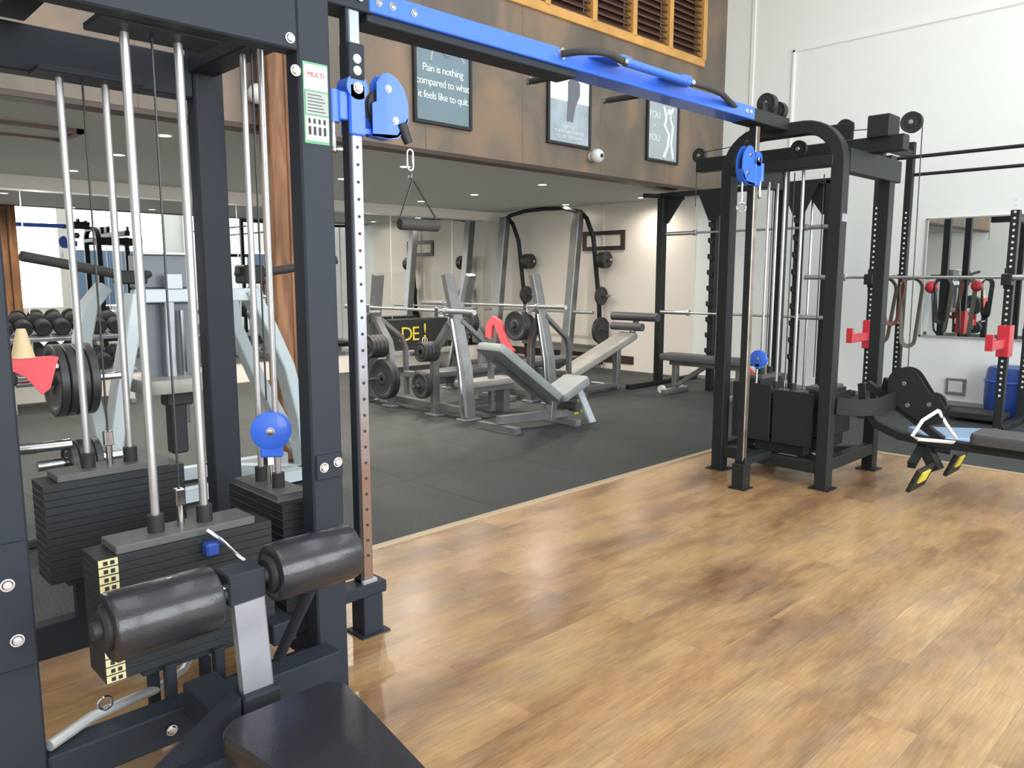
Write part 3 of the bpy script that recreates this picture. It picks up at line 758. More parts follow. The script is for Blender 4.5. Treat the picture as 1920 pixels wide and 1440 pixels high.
for z in (2.175, 2.135): ck.lathe((1.63, 2.466, z), (0, -.004, 0), [(0, .017), (1, .016), (1, 0)], 14)
obj('collar_decal', ck, STK, LM)
carriage(LM, 1.63, 2.50, 2.03, 1)

# hanging rope handle on the left pulley
hd = thing('strap_attachment', 'black strap handle hanging on a carabiner from the left blue pulley', 'handle', (1.84, 2.45, 1.58))
obj('rubber_stopper', MB().cyl((1.815, 2.46, 1.975), (1.845, 2.455, 1.905), .022, 12, .017), RUBBER, hd)
obj('carabiner', MB().tube(arc((1.85, 2.455, 1.87), .014, 0, 180, 6, (1, 0, 0), (0, 0, 1)) + arc((1.85, 2.455, 1.82), .014, 180, 360, 6, (1, 0, 0), (0, 0, 1)), .0038, 6, closed=True)
    .tube(arc((1.85, 2.455, 1.785), .010, 0, 360, 10, (0, 1, 0), (0, 0, 1))[:-1], .003, 6, closed=True), CHROME, hd)
obj('strap', MB().tube([(1.862, 2.455, 1.775), (1.80, 2.455, 1.63), (1.80, 2.455, 1.60)], .004, 6).tube([(1.862, 2.455, 1.775), (1.975, 2.455, 1.63), (1.975, 2.455, 1.60)], .004, 6), CABLE, hd)
obj('grip', MB().lathe((1.795, 2.455, 1.603), (.188, 0, 0), [(0, 0), (0, .019), (.03, .023), (.97, .023), (1, .019), (1, 0)], 18), GRIPM, hd)

# chrome bars lying on the base
lb = thing('pulldown_bar', 'bent chrome pulldown bar lying on the floor under the front weight stack', 'bar', (.7, 2.42, .1))
obj('bar_shaft', MB().tube([(.44, 2.17, .195), (.56, 2.24, .195), (.66, 2.30, .17), (.78, 2.37, .14), (.90, 2.48, .11), (.96, 2.56, .12), (.985, 2.62, .15)], .015, 10), SATIN, lb)
obj('swivel_ring', MB().tube(arc((.60, 2.25, .215), .018, 0, 360, 12, (1, 0, 0), (0, 0, 1))[:-1], .005, 6, closed=True), CHROME, lb)
ob = MB().tube([(.53, 2.28, .10), (.60, 2.34, .06), (.72, 2.38, .05), (.80, 2.44, .012)], .009, 8)
tag(obj('cable_bar', ob, SATIN), 'thin straight chrome bar lying beside the bent pulldown bar', 'bar')

# ------------------------------------------------------------ crossover beam with chin up grips
CB = thing('crossover_beam', 'long blue overhead beam joining both gym towers, with black chin up grips', 'beam', (3.1, 2.54, 2.34))
obj('beam_sleeve', MB().box(1.215, 1.72, 2.485, 2.615, 2.350, 2.43, .004), STEEL, CB)
obj('beam_sleeve', MB().box(4.46, 4.96, 2.485, 2.615, 2.350, 2.43, .004), STEELG, CB)
obj('dark_underside_strip', MB().box(1.70, 2.86, 2.50, 2.625, 2.325, 2.356, .003), STEEL, CB)  # dark strip along the left underside of the blue beam
obj('blue_beam', MB().box(1.70, 4.50, 2.480, 2.62, 2.355, 2.432, .004), BLUE, CB)
bb = MB()
for x in (1.74, 1.80, 1.90, 1.66): bolt(bb, (x, 2.480, 2.395), (0, -1, 0), .012)
for x in (4.40, 4.45): bolt(bb, (x, 2.480, 2.395), (0, -1, 0), .012)
obj('bolt', bb, CHROME, CB)
z = 2.405
gr = MB().tube([(2.73, 2.49, z), (2.76, 2.40, z), (2.82, 2.34, z), (2.90, 2.325, z), (3.03, 2.36, z)], .0165, 12)
obj('chin_up_grip', gr, GRIPM, CB)
obj('chin_up_grip', MB().tube([(3.60, 2.36, z), (3.75, 2.35, z), (3.92, 2.37, z), (4.30, 2.50, z)], .0165, 12), GRIPM, CB)
obj('grip_tube', MB().tube([(3.03, 2.36, z), (3.60, 2.36, z)], .020, 14), BLUE, CB)
obj('chin_up_grip', MB().tube([(3.00, 2.60, 2.395), (2.96, 2.90, 2.395)], .0165, 12), GRIPM, CB)
obj('chin_up_grip', MB().tube([(3.62, 2.60, 2.395), (3.58, 2.90, 2.395)], .0165, 12), GRIPM, CB)
obj('grip_bracket', MB().prism([(2.90, 2.50), (3.16, 2.50), (3.10, 2.36), (3.03, 2.36)], (0, 0, 2.425), (1, 0, 0), (0, 1, 0), (0, 0, .012)), BLUE, CB)
obj('grip_bracket', MB().prism([(3.46, 2.50), (3.78, 2.50), (3.62, 2.36), (3.53, 2.36)], (0, 0, 2.425), (1, 0, 0), (0, 1, 0), (0, 0, .012)), BLUE, CB)
obj('grip_end', MB().cyl((2.96, 2.895, 2.395), (2.958, 2.915, 2.395), .019, 12), CHROME, CB)
obj('grip_end', MB().cyl((3.58, 2.895, 2.395), (3.578, 2.915, 2.395), .019, 12), CHROME, CB)
obj('collar', MB().cyl((3.015, 2.356, z), (3.045, 2.36, z), .023, 14).cyl((3.585, 2.36, z), (3.615, 2.36, z), .023, 14).cyl((2.735, 2.47, z), (2.728, 2.495, z), .026, 14), CHROME, CB)

# ------------------------------------------------------------ right multi station
RM = thing('multi_station_gym', 'charcoal gym tower at the far end of the blue beam, with a row seat', 'exercise machine', (5.4, 2.5, 0))
obj('portal_frame', arch(5.0, 2.15, 2.93, 2.36, .24, .09, .085), STEELG, RM)
obj('rear_post', MB().box(5.735, 5.825, 2.11, 2.19, 0, 2.24, .005), STEELG, RM)
obj('rear_post', MB().box(5.735, 5.825, 2.89, 2.97, 0, 2.24, .005), STEELG, RM)
obj('top_beam', MB().box(5.04, 5.90, 2.10, 2.17, 2.06, 2.21, .005), STEELG, RM)
obj('top_beam', MB().box(5.04, 5.83, 2.90, 2.97, 2.06, 2.19, .005), STEELG, RM)
obj('top_crossbar', MB().box(5.34, 5.44, 1.90, 3.43, 2.21, 2.31, .005), STEELG, RM)
obj('top_crossbar', MB().box(4.95, 5.05, 2.18, 2.90, 2.10, 2.17, .005), STEELG, RM)
obj('foot_plate', MB().box(4.93, 5.07, 2.08, 2.22, 0, .008).box(4.93, 5.07, 2.86, 3.0, 0, .008).box(5.71, 5.85, 2.08, 2.22, 0, .008).box(5.71, 5.85, 2.86, 3.0, 0, .008), STEELG, RM)
obj('base_beam', MB().box(5.04, 5.735, 2.115, 2.185, .12, .20, .004), STEELG, RM)
obj('base_beam', MB().box(5.04, 5.735, 2.895, 2.965, .12, .20, .004), STEELG, RM)
obj('base_beam', MB().box(4.965, 5.035, 2.19, 2.89, .10, .18, .004), STEELG, RM)
obj('base_beam', MB().bar((5.05, 2.2, .15), (5.74, 2.9, .15), .05, .05), STEELG, RM)
obj('base_beam', MB().bar((5.05, 2.88, .15), (5.74, 2.18, .15), .05, .05), STEELG, RM)
stack(RM, 5.39, 2.34, 'x', .30, .62, .40, .14, 13, .0105, 2.08, .065)
stack(RM, 5.39, 2.80, 'x', .30, .66, .40, .14, 13, .0105, 2.08, .065)
stack(RM, 5.10, 2.50, 'y', .30, .60, .38, .12, 12, .0105, 2.12, .062)
obj('stack_shroud', MB().box(5.00, 5.015, 2.25, 2.53, .26, .63, .003), STEELG, RM)
obj('stack_shroud', MB().box(5.00, 5.015, 2.55, 2.84, .26, .66, .003), STEELG, RM)
obj('stack_shroud', MB().box(5.16, 5.60, 2.235, 2.25, .30, .60, .003), STEELG, RM)
obj('stack_rest', MB().box(5.2, 5.6, 2.28, 2.88, .20, .29, .003).box(5.05, 5.15, 2.32, 2.68, .18, .29, .003), STEELG, RM)
for a in ((5.33, 2.4), (5.45, 2.4), (5.39, 2.34), (5.39, 2.80), (5.10, 2.5)): cab('cable', RM, [(a[0], a[1], .7), (a[0], a[1], 2.1)])
cab('cable', RM, [(5.39, 3.45, 2.30), (5.39, 3.45, 1.95)]); cab('cable', RM, [(5.40, 1.815, 2.38), (5.40, 1.80, .80)])
cab('cable', RM, [(5.39, 3.43, 2.36), (5.39, 2.6, 2.40), (5.39, 2.0, 2.36)])
obj('column_outrigger', MB().box(4.60, 4.96, 2.50, 2.58, .16, .21, .004).box(4.575, 4.665, 2.495, 2.585, 0, .17, .004).box(4.56, 4.68, 2.48, 2.60, 0, .008), STEELG, RM)
c2 = obj('adjustable_column', MB().box(4.597, 4.643, 2.517, 2.563, .19, 2.34, .004), RUSTY, RM)
obj('column_side_strip', MB().box(4.585, 4.596, 2.518, 2.562, .19, 2.34, .002), STEELG, RM)  # same dark strip on the left face of the far column
carriage(RM, 4.62, 2.54, 2.09, -1)
pulley('top_pulley', RM, (4.76, 2.54, 2.50), (1, 0, 0), .062, .05)
pulley('top_pulley', RM, (4.90, 2.54, 2.47), (1, 0, 0), .062, .05)
pulley('top_pulley', RM, (4.70, 2.62, 2.22), (0, 1, 0), .06, .03)
pulley('top_pulley', RM, (5.10, 2.48, 2.25), (1, 0, 0), .055, .03)
pulley('top_pulley', RM, (5.39, 2.30, 2.40), (1, 0, 0), .055, .04)
pulley('top_pulley', RM, (5.40, 1.88, 2.38), (1, 0, 0), .065, .04)
pulley('top_pulley', RM, (5.39, 3.43, 2.34), (1, 0, 0), .055, .03)
obj('pulley_bracket', MB().box(5.30, 5.48, 1.98, 2.12, 2.30, 2.44, .006).box(5.33, 5.345, 2.22, 2.38, 2.31, 2.42, .004), STEELG, RM)
obj('pulley_bracket', MB().box(4.68, 4.98, 2.52, 2.56, 2.43, 2.50, .006), STEELG, RM)
obj('name_plate', MB().box(5.047, 5.05, 2.12, 2.18, 1.75, 1.98).box(4.96, 5.04, 2.104, 2.107, 1.75, 1.80), ZINC, RM)
fp = obj('floating_pulley', MB().lathe((5.02, 2.67, .83), (.035, 0, 0), [(0, 0), (0, .055), (.1, .062), (.9, .062), (1, .055), (1, 0)], 20).box(5.02, 5.055, 2.65, 2.69, .76, .80, .006), BLUE, RM)
b_ = MB(); bolt(b_, (5.02, 2.67, .83), (-1, 0, 0), .012); obj('axle', b_, CHROME, fp)
obj('selector_stem', MB().cyl((5.02, 2.67, .62), (5.02, 2.67, .76), .010, 10), CHROME, RM)
# curved brace and low row station
obj('curved_brace', MB().rtube([(5.03, 2.10, .56), (5.10, 1.98, .555), (5.22, 1.90, .56), (5.34, 1.86, .59), (5.42, 1.88, .63), (5.50, 1.98, .67)], .03, .11, up=(0, 0, 1)), STEELG, RM)
zr = .35
obj('row_rail', MB().rtube([(5.40, 2.08, .68), (5.40, 2.06, .52), (5.40, 1.97, .41), (5.40, 1.82, .355), (5.40, 1.62, .34), (5.40, .55, .34)], .055, .07, up=(1, 0, 0)), STEELG, RM)
obj('row_brace', MB().bar((5.40, 2.05, .68), (5.40, 1.56, .36), .05, .045), STEELG, RM)
obj('row_support', MB().box(5.36, 5.44, .55, .65, 0, .31, .004).box(5.2, 5.6, .56, .64, 0, .05, .004), STEELG, RM)
pp = MB()
for x in (5.35, 5.43):
    pp.prism([(-.10 + .0, .0)] + [(.0 + .105 * math.cos(math.radians(a)), .10 + .105 * math.sin(math.radians(a))) for a in range(170, 20, -15)] + [(.16, .05), (.22, .03), (.26, -.04), (.24, -.14), (.14, -.16), (.0, -.08)],
             (x, 1.80, .61), (0, -1, 0), (0, 0, 1), (.008, 0, 0))
pz = obj('pulley_plates', pp, STEELG, RM)
bb = MB()
for y, zz in ((1.80, .71), (1.64, .59), (1.77, .57)): bolt(bb, (5.35, y, zz), (-1, 0, 0), .012)
obj('bolt', bb, CHROME, pz)
pulley('row_pulley', RM, (5.394, 1.80, .71), (1, 0, 0), .085, .03); pulley('row_pulley', RM, (5.394, 1.62, .59), (1, 0, 0), .075, .03)
fb = MB()
fb.obox((5.16, 1.60, .15), (.14, 0, 0), (0, .03, -.075), (0, .012, .005), .006)
fb.obox((5.58, 1.52, .19), (.13, 0, 0), (0, .03, -.075), (0, .012, .005), .006)
obj('foot_plate', fb, STEELG, RM)
obj('foot_plate_arm', MB().bar((5.16, 1.66, .22), (5.40, 1.68, .30), .04, .04).bar((5.58, 1.58, .26), (5.40, 1.62, .30), .04, .04).bar((5.4, 1.66, .30), (5.4, 1.58, .16), .10, .06), STEELG, RM)
ys = MB()
ys.obox((5.14, 1.583, .17), (.07, 0, 0), (0, .014, -.035), (0, .0135, .0057), .0)
ys.obox((5.56, 1.503, .21), (.05, 0, 0), (0, .014, -.035), (0, .0135, .0057), .0)
obj('warning_sticker', ys, YEL, RM, smooth=False)
rs = MB(); cushion(rs, (5.40, 1.0, .385), (1, 0, 0), (0, 1, 0), (0, 0, 1), .30, .75, .065, .04)
obj('row_seat', rs, DPAD, RM)
tag(obj('row_grip', MB().tube([(5.34, 1.58, .56), (5.25, 1.64, .50), (5.20, 1.68, .40), (5.24, 1.66, .375), (5.38, 1.48, .36)], .012, 8).tube([(5.34, 1.58, .56), (5.38, 1.54, .47), (5.40, 1.48, .38)], .012, 8), WHITE), 'white V shaped double grip resting against the low row pulley', 'handle')
hk = thing('carabiner', 'steel snap hook with ring hanging from the far blue pulley', 'hook', (4.44, 2.5, 1.85))
obj('hook', MB().tube([(4.45, 2.52, 1.99), (4.45, 2.52, 1.86)], .006, 8).tube(arc((4.45, 2.52, 1.83), .028, 0, 360, 14, (.7, -.7, 0), (0, 0, 1))[:-1], .006, 6, closed=True), CHROME, hk)

# ------------------------------------------------------------ arched smith machine by the right wall
SM = thing('smith_machine', 'grey arched smith machine with storage horns standing against the cream wall', 'exercise machine', (9.0, 8.6, 0))
for Y in (7.85, 9.45):
    obj('slanted_upright', MB().bar((8.80, Y, .06), (9.06, Y, 2.38), .13, .15, .012, up=(0, 1, 0)), GREYF, SM)
    obj('side_tube', MB().tube([(9.30, Y - .28, .06), (9.26, Y - .27, 1.0), (9.16, Y - .22, 2.0), (9.12, Y - .12, 2.28), (9.09, Y - .02, 2.38)], .035, 12), STEELG, SM)
    obj('floor_runner', MB().box(8.30, 9.34, Y - .04, Y + .04, 0, .07, .008).bar((9.28, Y, .04), (9.28, Y - .28, .04), .06, .07), GREYF, SM)
obj('top_arch', MB().tube([(9.09, 7.83, 2.38), (9.02, 8.1, 2.45), (8.98, 8.5, 2.46), (8.98, 8.9, 2.45), (9.02, 9.3, 2.40), (9.08, 9.48, 2.34)], .032, 12), STEELG, SM)
obj('rear_crossbar', MB().box(9.2, 9.3, 7.6, 9.2, .30, .36, .006), GREYF, SM)
obj('bar', MB().cyl((8.90, 7.40, .88), (8.90, 9.7, .88), .015, 12).cyl((8.90, 7.40, .88), (8.90, 7.78, .88), .025, 14).cyl((8.90, 9.52, .88), (8.90, 9.78, .88), .025, 14), ROD, SM)
for Y, zs in ((7.55, (1.66, 1.12, .60)), (9.15, (1.66, 1.12, .60))):
    for z_, r in zip(zs, (.16, .16, .20)):
        obj('storage_horn', MB().cyl((9.22, Y, z_), (9.22, Y - .22, z_), .022, 12), CHROME, SM)
for Y in (7.55, 9.15):
    plates((9.22, Y - .02, 1.66), (0, -1, 0), (.125, .125, .125), .045, 'black plate on an upper horn of the arched smith machine', 'plates on the smith machine horns')
    plates((9.22, Y - .02, 1.12), (0, -1, 0), (.14,), .045, 'black plate on a middle horn of the arched smith machine', 'plates on the smith machine middle horns')
    plates((9.22, Y - .02, .60), (0, -1, 0), (.20,), .05, 'large black plate on a lowest horn of the arched smith machine', 'plates on the smith machine lowest horns')

# ------------------------------------------------------------ olympic bench stations
def bench_station(X, Yf0, Yf1, Yt0, Yt1, Yi0, Yi1, label, mp, pegs, step=True):
    """feet at Yf, tops at Yt, inner storage posts at Yi"""
    t = thing('bench_press_station', label, 'exercise machine', (X, (Yf0 + Yf1) / 2, 0))
    for Yf, Yt, Yi in ((Yf0, Yt0, Yi0), (Yf1, Yt1, Yi1)):
        Ym = (Yf + Yt) / 2
        obj('upright', MB().rtube([(X + .06, Yf, .02), (X + .06, Yf * .8 + Yt * .2, .50), (X - .02, Yt, 1.43)], .075, .12, up=(1, 0, 0)), GREYF, t)
        obj('face_tube', MB().rtube([(X - .02, Yf, .04), (X - .01, Yf * .75 + Yt * .25, .50), (X - .05, Yf * .4 + Yt * .6, 1.0)], .035, .05, up=(1, 0, 0)), CHROME, t)
        obj('rear_strut', MB().rtube([(X + .46, Ym, .05), (X + .45, Ym, .60), (X + .40, Ym, .72), (X + .05, Ym, .98)], .045, .06, up=(0, 1, 0)), GREYF, t)
        obj('storage_post', MB().rtube([(X, Yi, .02), (X, Yi, .60), (X, Yi * .85 + Yt * .15, .70), (X, Yi * .25 + Ym * .75, .95)], .07, .08, up=(1, 0, 0)), GREYF, t)
        obj('foot', MB().box(X - .05, X + .16, Yf - .07, Yf + .07, 0, .02, .004).box(X - .07, X + .07, Yi - .09, Yi + .09, 0, .02, .004), ZINC, t)
        obj('bar_hook', MB().box(X - .16, X - .02, Yt - .03 , Yt + .03, 1.02, 1.05, .004).box(X - .17, X - .15, Yt - .03, Yt + .03, 1.02, 1.11, .004), CHROME, t)
        for z_ in pegs: obj('storage_peg', MB().cyl((X - .02, Yi, z_), (X - .30, Yi, z_), .020, 12), CHROME, t)
    obj('cross_tube', MB().box(X + .42, X + .49, (Yf0 + Yt0) / 2, (Yf1 + Yt1) / 2, .26, .33, .006), GREYF, t)
    obj('base_tube', MB().box(X + .02, X + .10, Yf0, Yf1, .05, .12, .006), GREYF, t)
    yc = (Yt0 + Yt1) / 2
    obj('bench_frame', MB().box(X + .05, X + 1.25, yc - .04, yc + .04, .26, .33, .006).box(X + 1.15, X + 1.23, yc - .05, yc + .05, .05, .26, .006).box(X + 1.14, X + 1.24, yc - .28, yc + .28, 0, .06, .006), GREYF, t)
    p = MB(); cushion(p, (X + .66, yc, .34), (1, 0, 0), (0, 1, 0), (0, 0, 1), 1.15, .30, .07, .04)
    obj('bench_pad', p, mp, t)
    if not step: return t
    p = MB(); cushion(p, (X + .42, Yf0 + .14, .31), (1, 0, 0), (0, 1, 0), (0, 0, 1), .66, .26, .06, .02)
    obj('spotter_step', p, TPAD, t)
    obj('step_leg', MB().box(X + .60, X + .68, Yf0 + .06, Yf0 + .20, 0, .31, .004).box(X + .08, X + .72, Yf0 + .04, Yf0 + .10, .25, .31, .004), GREYF, t)
    return t
def barbell(X, y0, y1, z, label):
    t = thing('barbell', label, 'barbell', (X, (y0 + y1) / 2, z))
    obj('shaft', MB().cyl((X, y0 + .40, z), (X, y1 - .40, z), .014, 12), ROD, t)
    for a, b in ((y0, y0 + .40), (y1, y1 - .40)):
        s_ = 1 if b > a else -1
        obj('sleeve', MB().cyl((X, a, z), (X, b, z), .025, 14).cyl((X, b, z), (X, b + s_ * .03, z), .036, 14), ROD, t)
    return t
bench_station(4.90, 5.69, 7.42, 5.90, 7.08, 6.15, 6.91, 'grey bench press station loaded with plates, nearest the chrome column', DPAD, (.65, .32))
barbell(4.80, 5.42, 7.62, 1.075, 'empty steel barbell on the bench station nearest the chrome column')
bench_station(6.22, 5.80, 7.55, 6.00, 7.06, 6.07, 6.90, 'grey bench press station behind the pale adjustable bench', DPAD, (.87,), False)
barbell(6.12, 5.46, 7.90, 1.085, 'empty steel barbell racked on the bench station behind the adjustable bench')
plates((4.60, 6.91, .67), (1, 0, 0), (.125,) * 4, .05, 'small black plate on the upper left storage peg of the nearest bench station', 'plates on the upper left peg')
plates((4.68, 6.78, .33), (1, 0, 0), (.215,) * 2, .05, 'large black plate on the lower left storage peg of the nearest bench station', 'plates on the lower left peg')
plates((4.64, 6.05, .67), (1, 0, 0), (.10,) * 4, .045, 'small black plate on the upper right storage peg of the nearest bench station', 'plates on the upper right peg')
plates((4.70, 6.15, .32), (1, 0, 0), (.13,) * 2, .04, 'medium black plate on the lower right storage peg of the nearest bench station', 'plates on the lower right peg')
plates((5.96, 6.90, .87), (1, 0, 0), (.15, .15), .05, 'black plate on the left storage peg of the farther bench station', 'plates on the farther bench station left peg')
plates((5.96, 6.07, .87), (1, 0, 0), (.165, .165), .05, 'large black plate on the right storage peg of the farther bench station', 'plates on the farther bench station right peg')
tag(obj('towel', MB().rtube([(5.98, 6.50, .72), (5.98, 6.48, .86), (5.98, 6.42, .92), (5.98, 6.34, .88), (5.98, 6.27, .74), (5.98, 6.18, .60), (5.98, 6.12, .56)], .10, .05, up=(1, 0, 0)), CLOTH), 'bright red towel draped over the arm of the farther bench station', 'towel')

# adjustable pale bench (front) and decline bench (behind)
AB = thing('adjustable_bench', 'pale grey incline bench with white leg plate standing alone on the rubber floor', 'bench', (5.2, 4.95, 0))
def pad_between(p, q, width, t, m, name, par, r=.04):
    p, q = V(p), V(q); d = (q - p); L = d.length; d.normalize(); s_ = V((0, 1, 0)); n = d.cross(s_); n = n if n.z > 0 else -n
    mb = MB(); cushion(mb, (p + q) / 2 - n * t, d, s_, n, L, width, t, r); return obj(name, mb, m, par)
pad_between((4.58, 4.96, .84), (5.36, 4.96, .31), .34, .08, GPAD, 'backrest_pad', AB)
pad_between((5.37, 4.96, .30), (5.74, 4.96, .45), .32, .075, GPAD, 'seat_pad', AB)
obj('backrest_frame', MB().bar((4.66, 4.96, .70), (5.38, 4.96, .20), .07, .05), GREYF, AB)
obj('seat_frame', MB().bar((5.36, 4.96, .20), (5.78, 4.96, .36), .07, .05), GREYF, AB)
obj('main_beam', MB().bar((4.80, 5.10, .10), (5.55, 4.93, .10), .07, .07).bar((5.35, 4.96, .06), (5.38, 4.96, .24), .07, .08), GREYF, AB)
obj('front_foot', MB().bar((5.52, 5.18, .03), (5.50, 4.74, .03), .07, .055), ZINC, AB)
obj('rear_foot', MB().bar((4.80, 5.36, .03), (4.80, 4.84, .03), .07, .055), GREYF, AB)
obj('leg_plate', MB().bar((5.72, 4.95, .35), (5.72, 4.74, .0), .035, .085, .006, up=(1, 0, 0)), WHITEM, AB)
obj('leg_roller', MB().cyl((5.60, 4.82, .16), (5.60, 5.08, .16), .05, 16), DPAD, AB)
obj('warning_sticker', MB().bar((5.70, 4.90, .22), (5.70, 4.84, .10), .002, .06, 0, up=(1, 0, 0)).box(5.60, 5.66, 4.87, 4.872, .08, .15), YEL, AB, smooth=False)
DB = thing('decline_bench', 'long taupe decline bench with dark roller pads beside the squat rack', 'bench', (7.4, 6.0, 0))
pad_between((6.72, 6.02, .30), (7.95, 6.02, .72), .30, .08, TPAD, 'bench_pad', DB)
obj('bench_frame', MB().bar((6.75, 6.02, .18), (8.02, 6.02, .62), .07, .05), GREYF, DB)
obj('rear_post', MB().box(7.68, 7.76, 5.98, 6.06, .05, .50, .006), GREYF, DB)
obj('floor_runner', MB().box(6.80, 7.80, 5.99, 6.05, .03, .09, .006).box(7.68, 7.76, 5.96, 6.40, 0, .06, .006).box(6.80, 6.88, 5.78, 6.26, 0, .06, .006).box(6.84, 6.88, 6.0, 6.04, .06, .2, .004), GREYF, DB)
obj('roller_post', MB().bar((7.98, 6.02, .60), (8.12, 6.02, .86), .05, .05), GREYF, DB)
obj('roller_pad', MB().cyl((8.08, 5.66, .90), (8.08, 6.38, .90), .055, 18), DPAD, DB)
obj('roller_pad', MB().cyl((7.92, 5.78, .78), (7.92, 6.26, .78), .05, 18), DPAD, DB)

# added lettered box and shelf in place of a box reflected in the mirror
JB = thing('reflected_box', 'added black box with yellow letters on a pale shelf, standing in for a reflection', 'box', (7.18, 9.5, 0))
obj('box_body', MB().box(6.64, 7.74, 9.36, 9.62, .33, .78, .01), INK, JB)
obj('shelf', MB().box(6.5, 7.85, 9.30, 9.66, .25, .32, .006).box(6.55, 6.62, 9.35, 9.6, 0, .25).box(7.73, 7.8, 9.35, 9.6, 0, .25), BALU, JB)
text_mesh('lettering_print', '.DE', .30, (6.98, 9.357, .46), (1, 0, 0), NF, YEL, JB, spacing=.85)
text_mesh('lettering_print', '!', .30, (7.28, 9.357, .50), (1, 0, 0), NF, YEL, JB)
obj('round_logo', MB().tube(arc((7.27, 9.355, .45), .045, 0, 360, 14, (1, 0, 0), (0, 0, 1))[:-1], .008, 6, closed=True).box(7.26, 7.28, 9.35, 9.358, .42, .48), CREAMST, JB)

# ------------------------------------------------------------ squat rack right of centre
def hook_post(par, x, y, z1, m, hooks=9):
    o = obj('hook_post', MB().box(x - .04, x + .04, y - .04, y + .04, 0, z1, .005), m, par)
    h = MB()
    for k in range(hooks):
        z_ = .45 + k * .19
        h.prism([(0, 0), (-.09, .04), (-.09, .09), (-.07, .09), (-.06, .055), (0, .06)], (x - .04, y - .012, z_), (1, 0, 0), (0, 0, 1), (0, .024, 0))
    obj('hook_tooth', h, m, o)
SR = thing('squat_rack', 'black squat rack with stepped hook posts standing beside the white wall', 'exercise machine', (8.45, 4.7, 0))
for Y in (5.90, 3.72):
    obj('side_post', MB().box(8.40, 8.50, Y - .045, Y + .045, .05, 2.44, .006), STEELG, SR)
    obj('floor_runner', MB().box(7.80, 9.34, Y - .04, Y + .04, 0, .06, .008), STEELG, SR)
    obj('gusset', MB().prism([(0, 0), (0, -.34), (.05, -.34), (.30, -.0)], (8.45, Y - math.copysign(.04, Y - 4.7), 2.42), (0, -math.copysign(1, Y - 4.7), 0), (0, 0, 1), (.012, 0, 0)), STEELG, SR)
obj('top_beam', MB().box(8.40, 8.50, 3.70, 5.96, 2.40, 2.46, .006), STEELG, SR)
obj('top_beam', MB().bar((8.1, 5.92, 2.41), (8.9, 5.90, 2.44), .06, .05), STEELG, SR)
for Y in (5.12, 4.05):
    hook_post(SR, 8.44, Y, 2.40, STEELG)
    obj('gusset', MB().prism([(-.22, 0), (.22, 0), (.06, -.34), (-.06, -.34)], (8.40, Y, 2.42), (0, 1, 0), (0, 0, 1), (-.012, 0, 0)), STEELG, SR)
    obj('inner_rod', MB().cyl((8.54, Y - .09, .1), (8.54, Y - .09, 2.4), .014, 10), ROD, SR)
barbell(8.33, 3.50, 5.74, 1.94, 'empty steel barbell on the upper hooks of the squat rack')
barbell(8.33, 3.55, 5.80, .96, 'empty steel barbell on the lower hooks of the squat rack')
FB = thing('flat_bench', 'small dark flat bench standing inside the squat rack', 'bench', (8.0, 5.0, 0))
p = MB(); cushion(p, (8.0, 4.92, .40), (0, 1, 0), (1, 0, 0), (0, 0, 1), 1.15, .28, .08, .04); obj('bench_pad', p, DPAD, FB)
obj('bench_frame', MB().box(7.96, 8.04, 4.40, 5.4, .34, .40, .004).box(7.96, 8.04, 5.30, 5.36, .05, .34, .004).box(7.96, 8.04, 4.44, 4.5, .05, .34, .004).box(7.76, 8.24, 5.29, 5.37, 0, .06, .006).box(7.76, 8.24, 4.43, 4.51, 0, .06, .006).bar((8.0, 5.3, .10), (8.0, 4.9, .36), .05, .05), GREYF, FB)
obj('wheel', MB().cyl((7.80, 5.40, .05), (7.84, 5.40, .05), .05, 14).cyl((8.16, 5.40, .05), (8.20, 5.40, .05), .05, 14), WHITE, FB)

# ------------------------------------------------------------ power rack far right
PR = thing('power_rack', 'charcoal power rack with drilled uprights and red safety arms before the wall mirror', 'exercise machine', (8.3, 2.4, 0))
for X, H_, Y in ((7.93, 2.74, 3.02), (8.72, 2.78, 3.02), (7.93, 1.98, 1.85), (8.72, 1.98, 1.85)):
    if 1:
        o = obj('upright', MB().box(X - .035, X + .035, Y - .035, Y + .035, 0, H_, .004), STEELG, PR)
        h = MB()
        for k in range(34): h.cyl((X - .0355, Y, .35 + k * .052), (X - .0375, Y, .35 + k * .052), .011, 8)
        obj('hole_pattern', h, STK, o, smooth=False)
for Y in (3.02, 1.85):
    zt = 2.62 if Y > 2 else 1.88
    obj('side_beam', MB().box(7.97, 8.68, Y - .03, Y + .03, zt, zt + .07, .004).box(7.82, 8.77, Y - .035, Y + .035, 0, .06, .004), STEELG, PR)
obj('pull_up_bar', MB().cyl((7.93, 3.25, 2.52), (7.93, .2, 2.52), .017, 12), STEELG, PR)
obj('pull_up_bar', MB().cyl((8.72, 3.02, 2.45), (8.72, .2, 2.45), .017, 12), STEELG, PR)
obj('upright', MB().box(7.895, 7.965, .16, .23, 0, 2.6, .004).box(8.685, 8.755, .16, .23, 0, 2.6, .004), STEELG, PR)
for Y in (3.02, 1.85):
    obj('safety_arm', MB().box(7.45, 7.90, Y - .02, Y + .02, .78, .86, .004).box(7.43, 7.46, Y - .03, Y + .03, .78, .92, .004).box(7.86, 8.0, Y - .05, Y + .05, .70, .98, .006), RED, PR)
    obj('bar_cup', MB().box(7.80, 7.90, Y - .04, Y + .04, 1.33, 1.37, .004).box(7.79, 7.81, Y - .04, Y + .04, 1.33, 1.43, .004).box(7.88, 7.9, Y - .04, Y + .04, 1.30, 1.48, .004), STEELG, PR)
obj('ball_grip', MB().ball((8.62, 2.70, 1.30), .065, 14), RED, PR)
obj('band_hook', MB().cyl((8.72, 3.06, 1.42), (8.60, 3.20, 1.42), .012, 8), CHROME, PR)
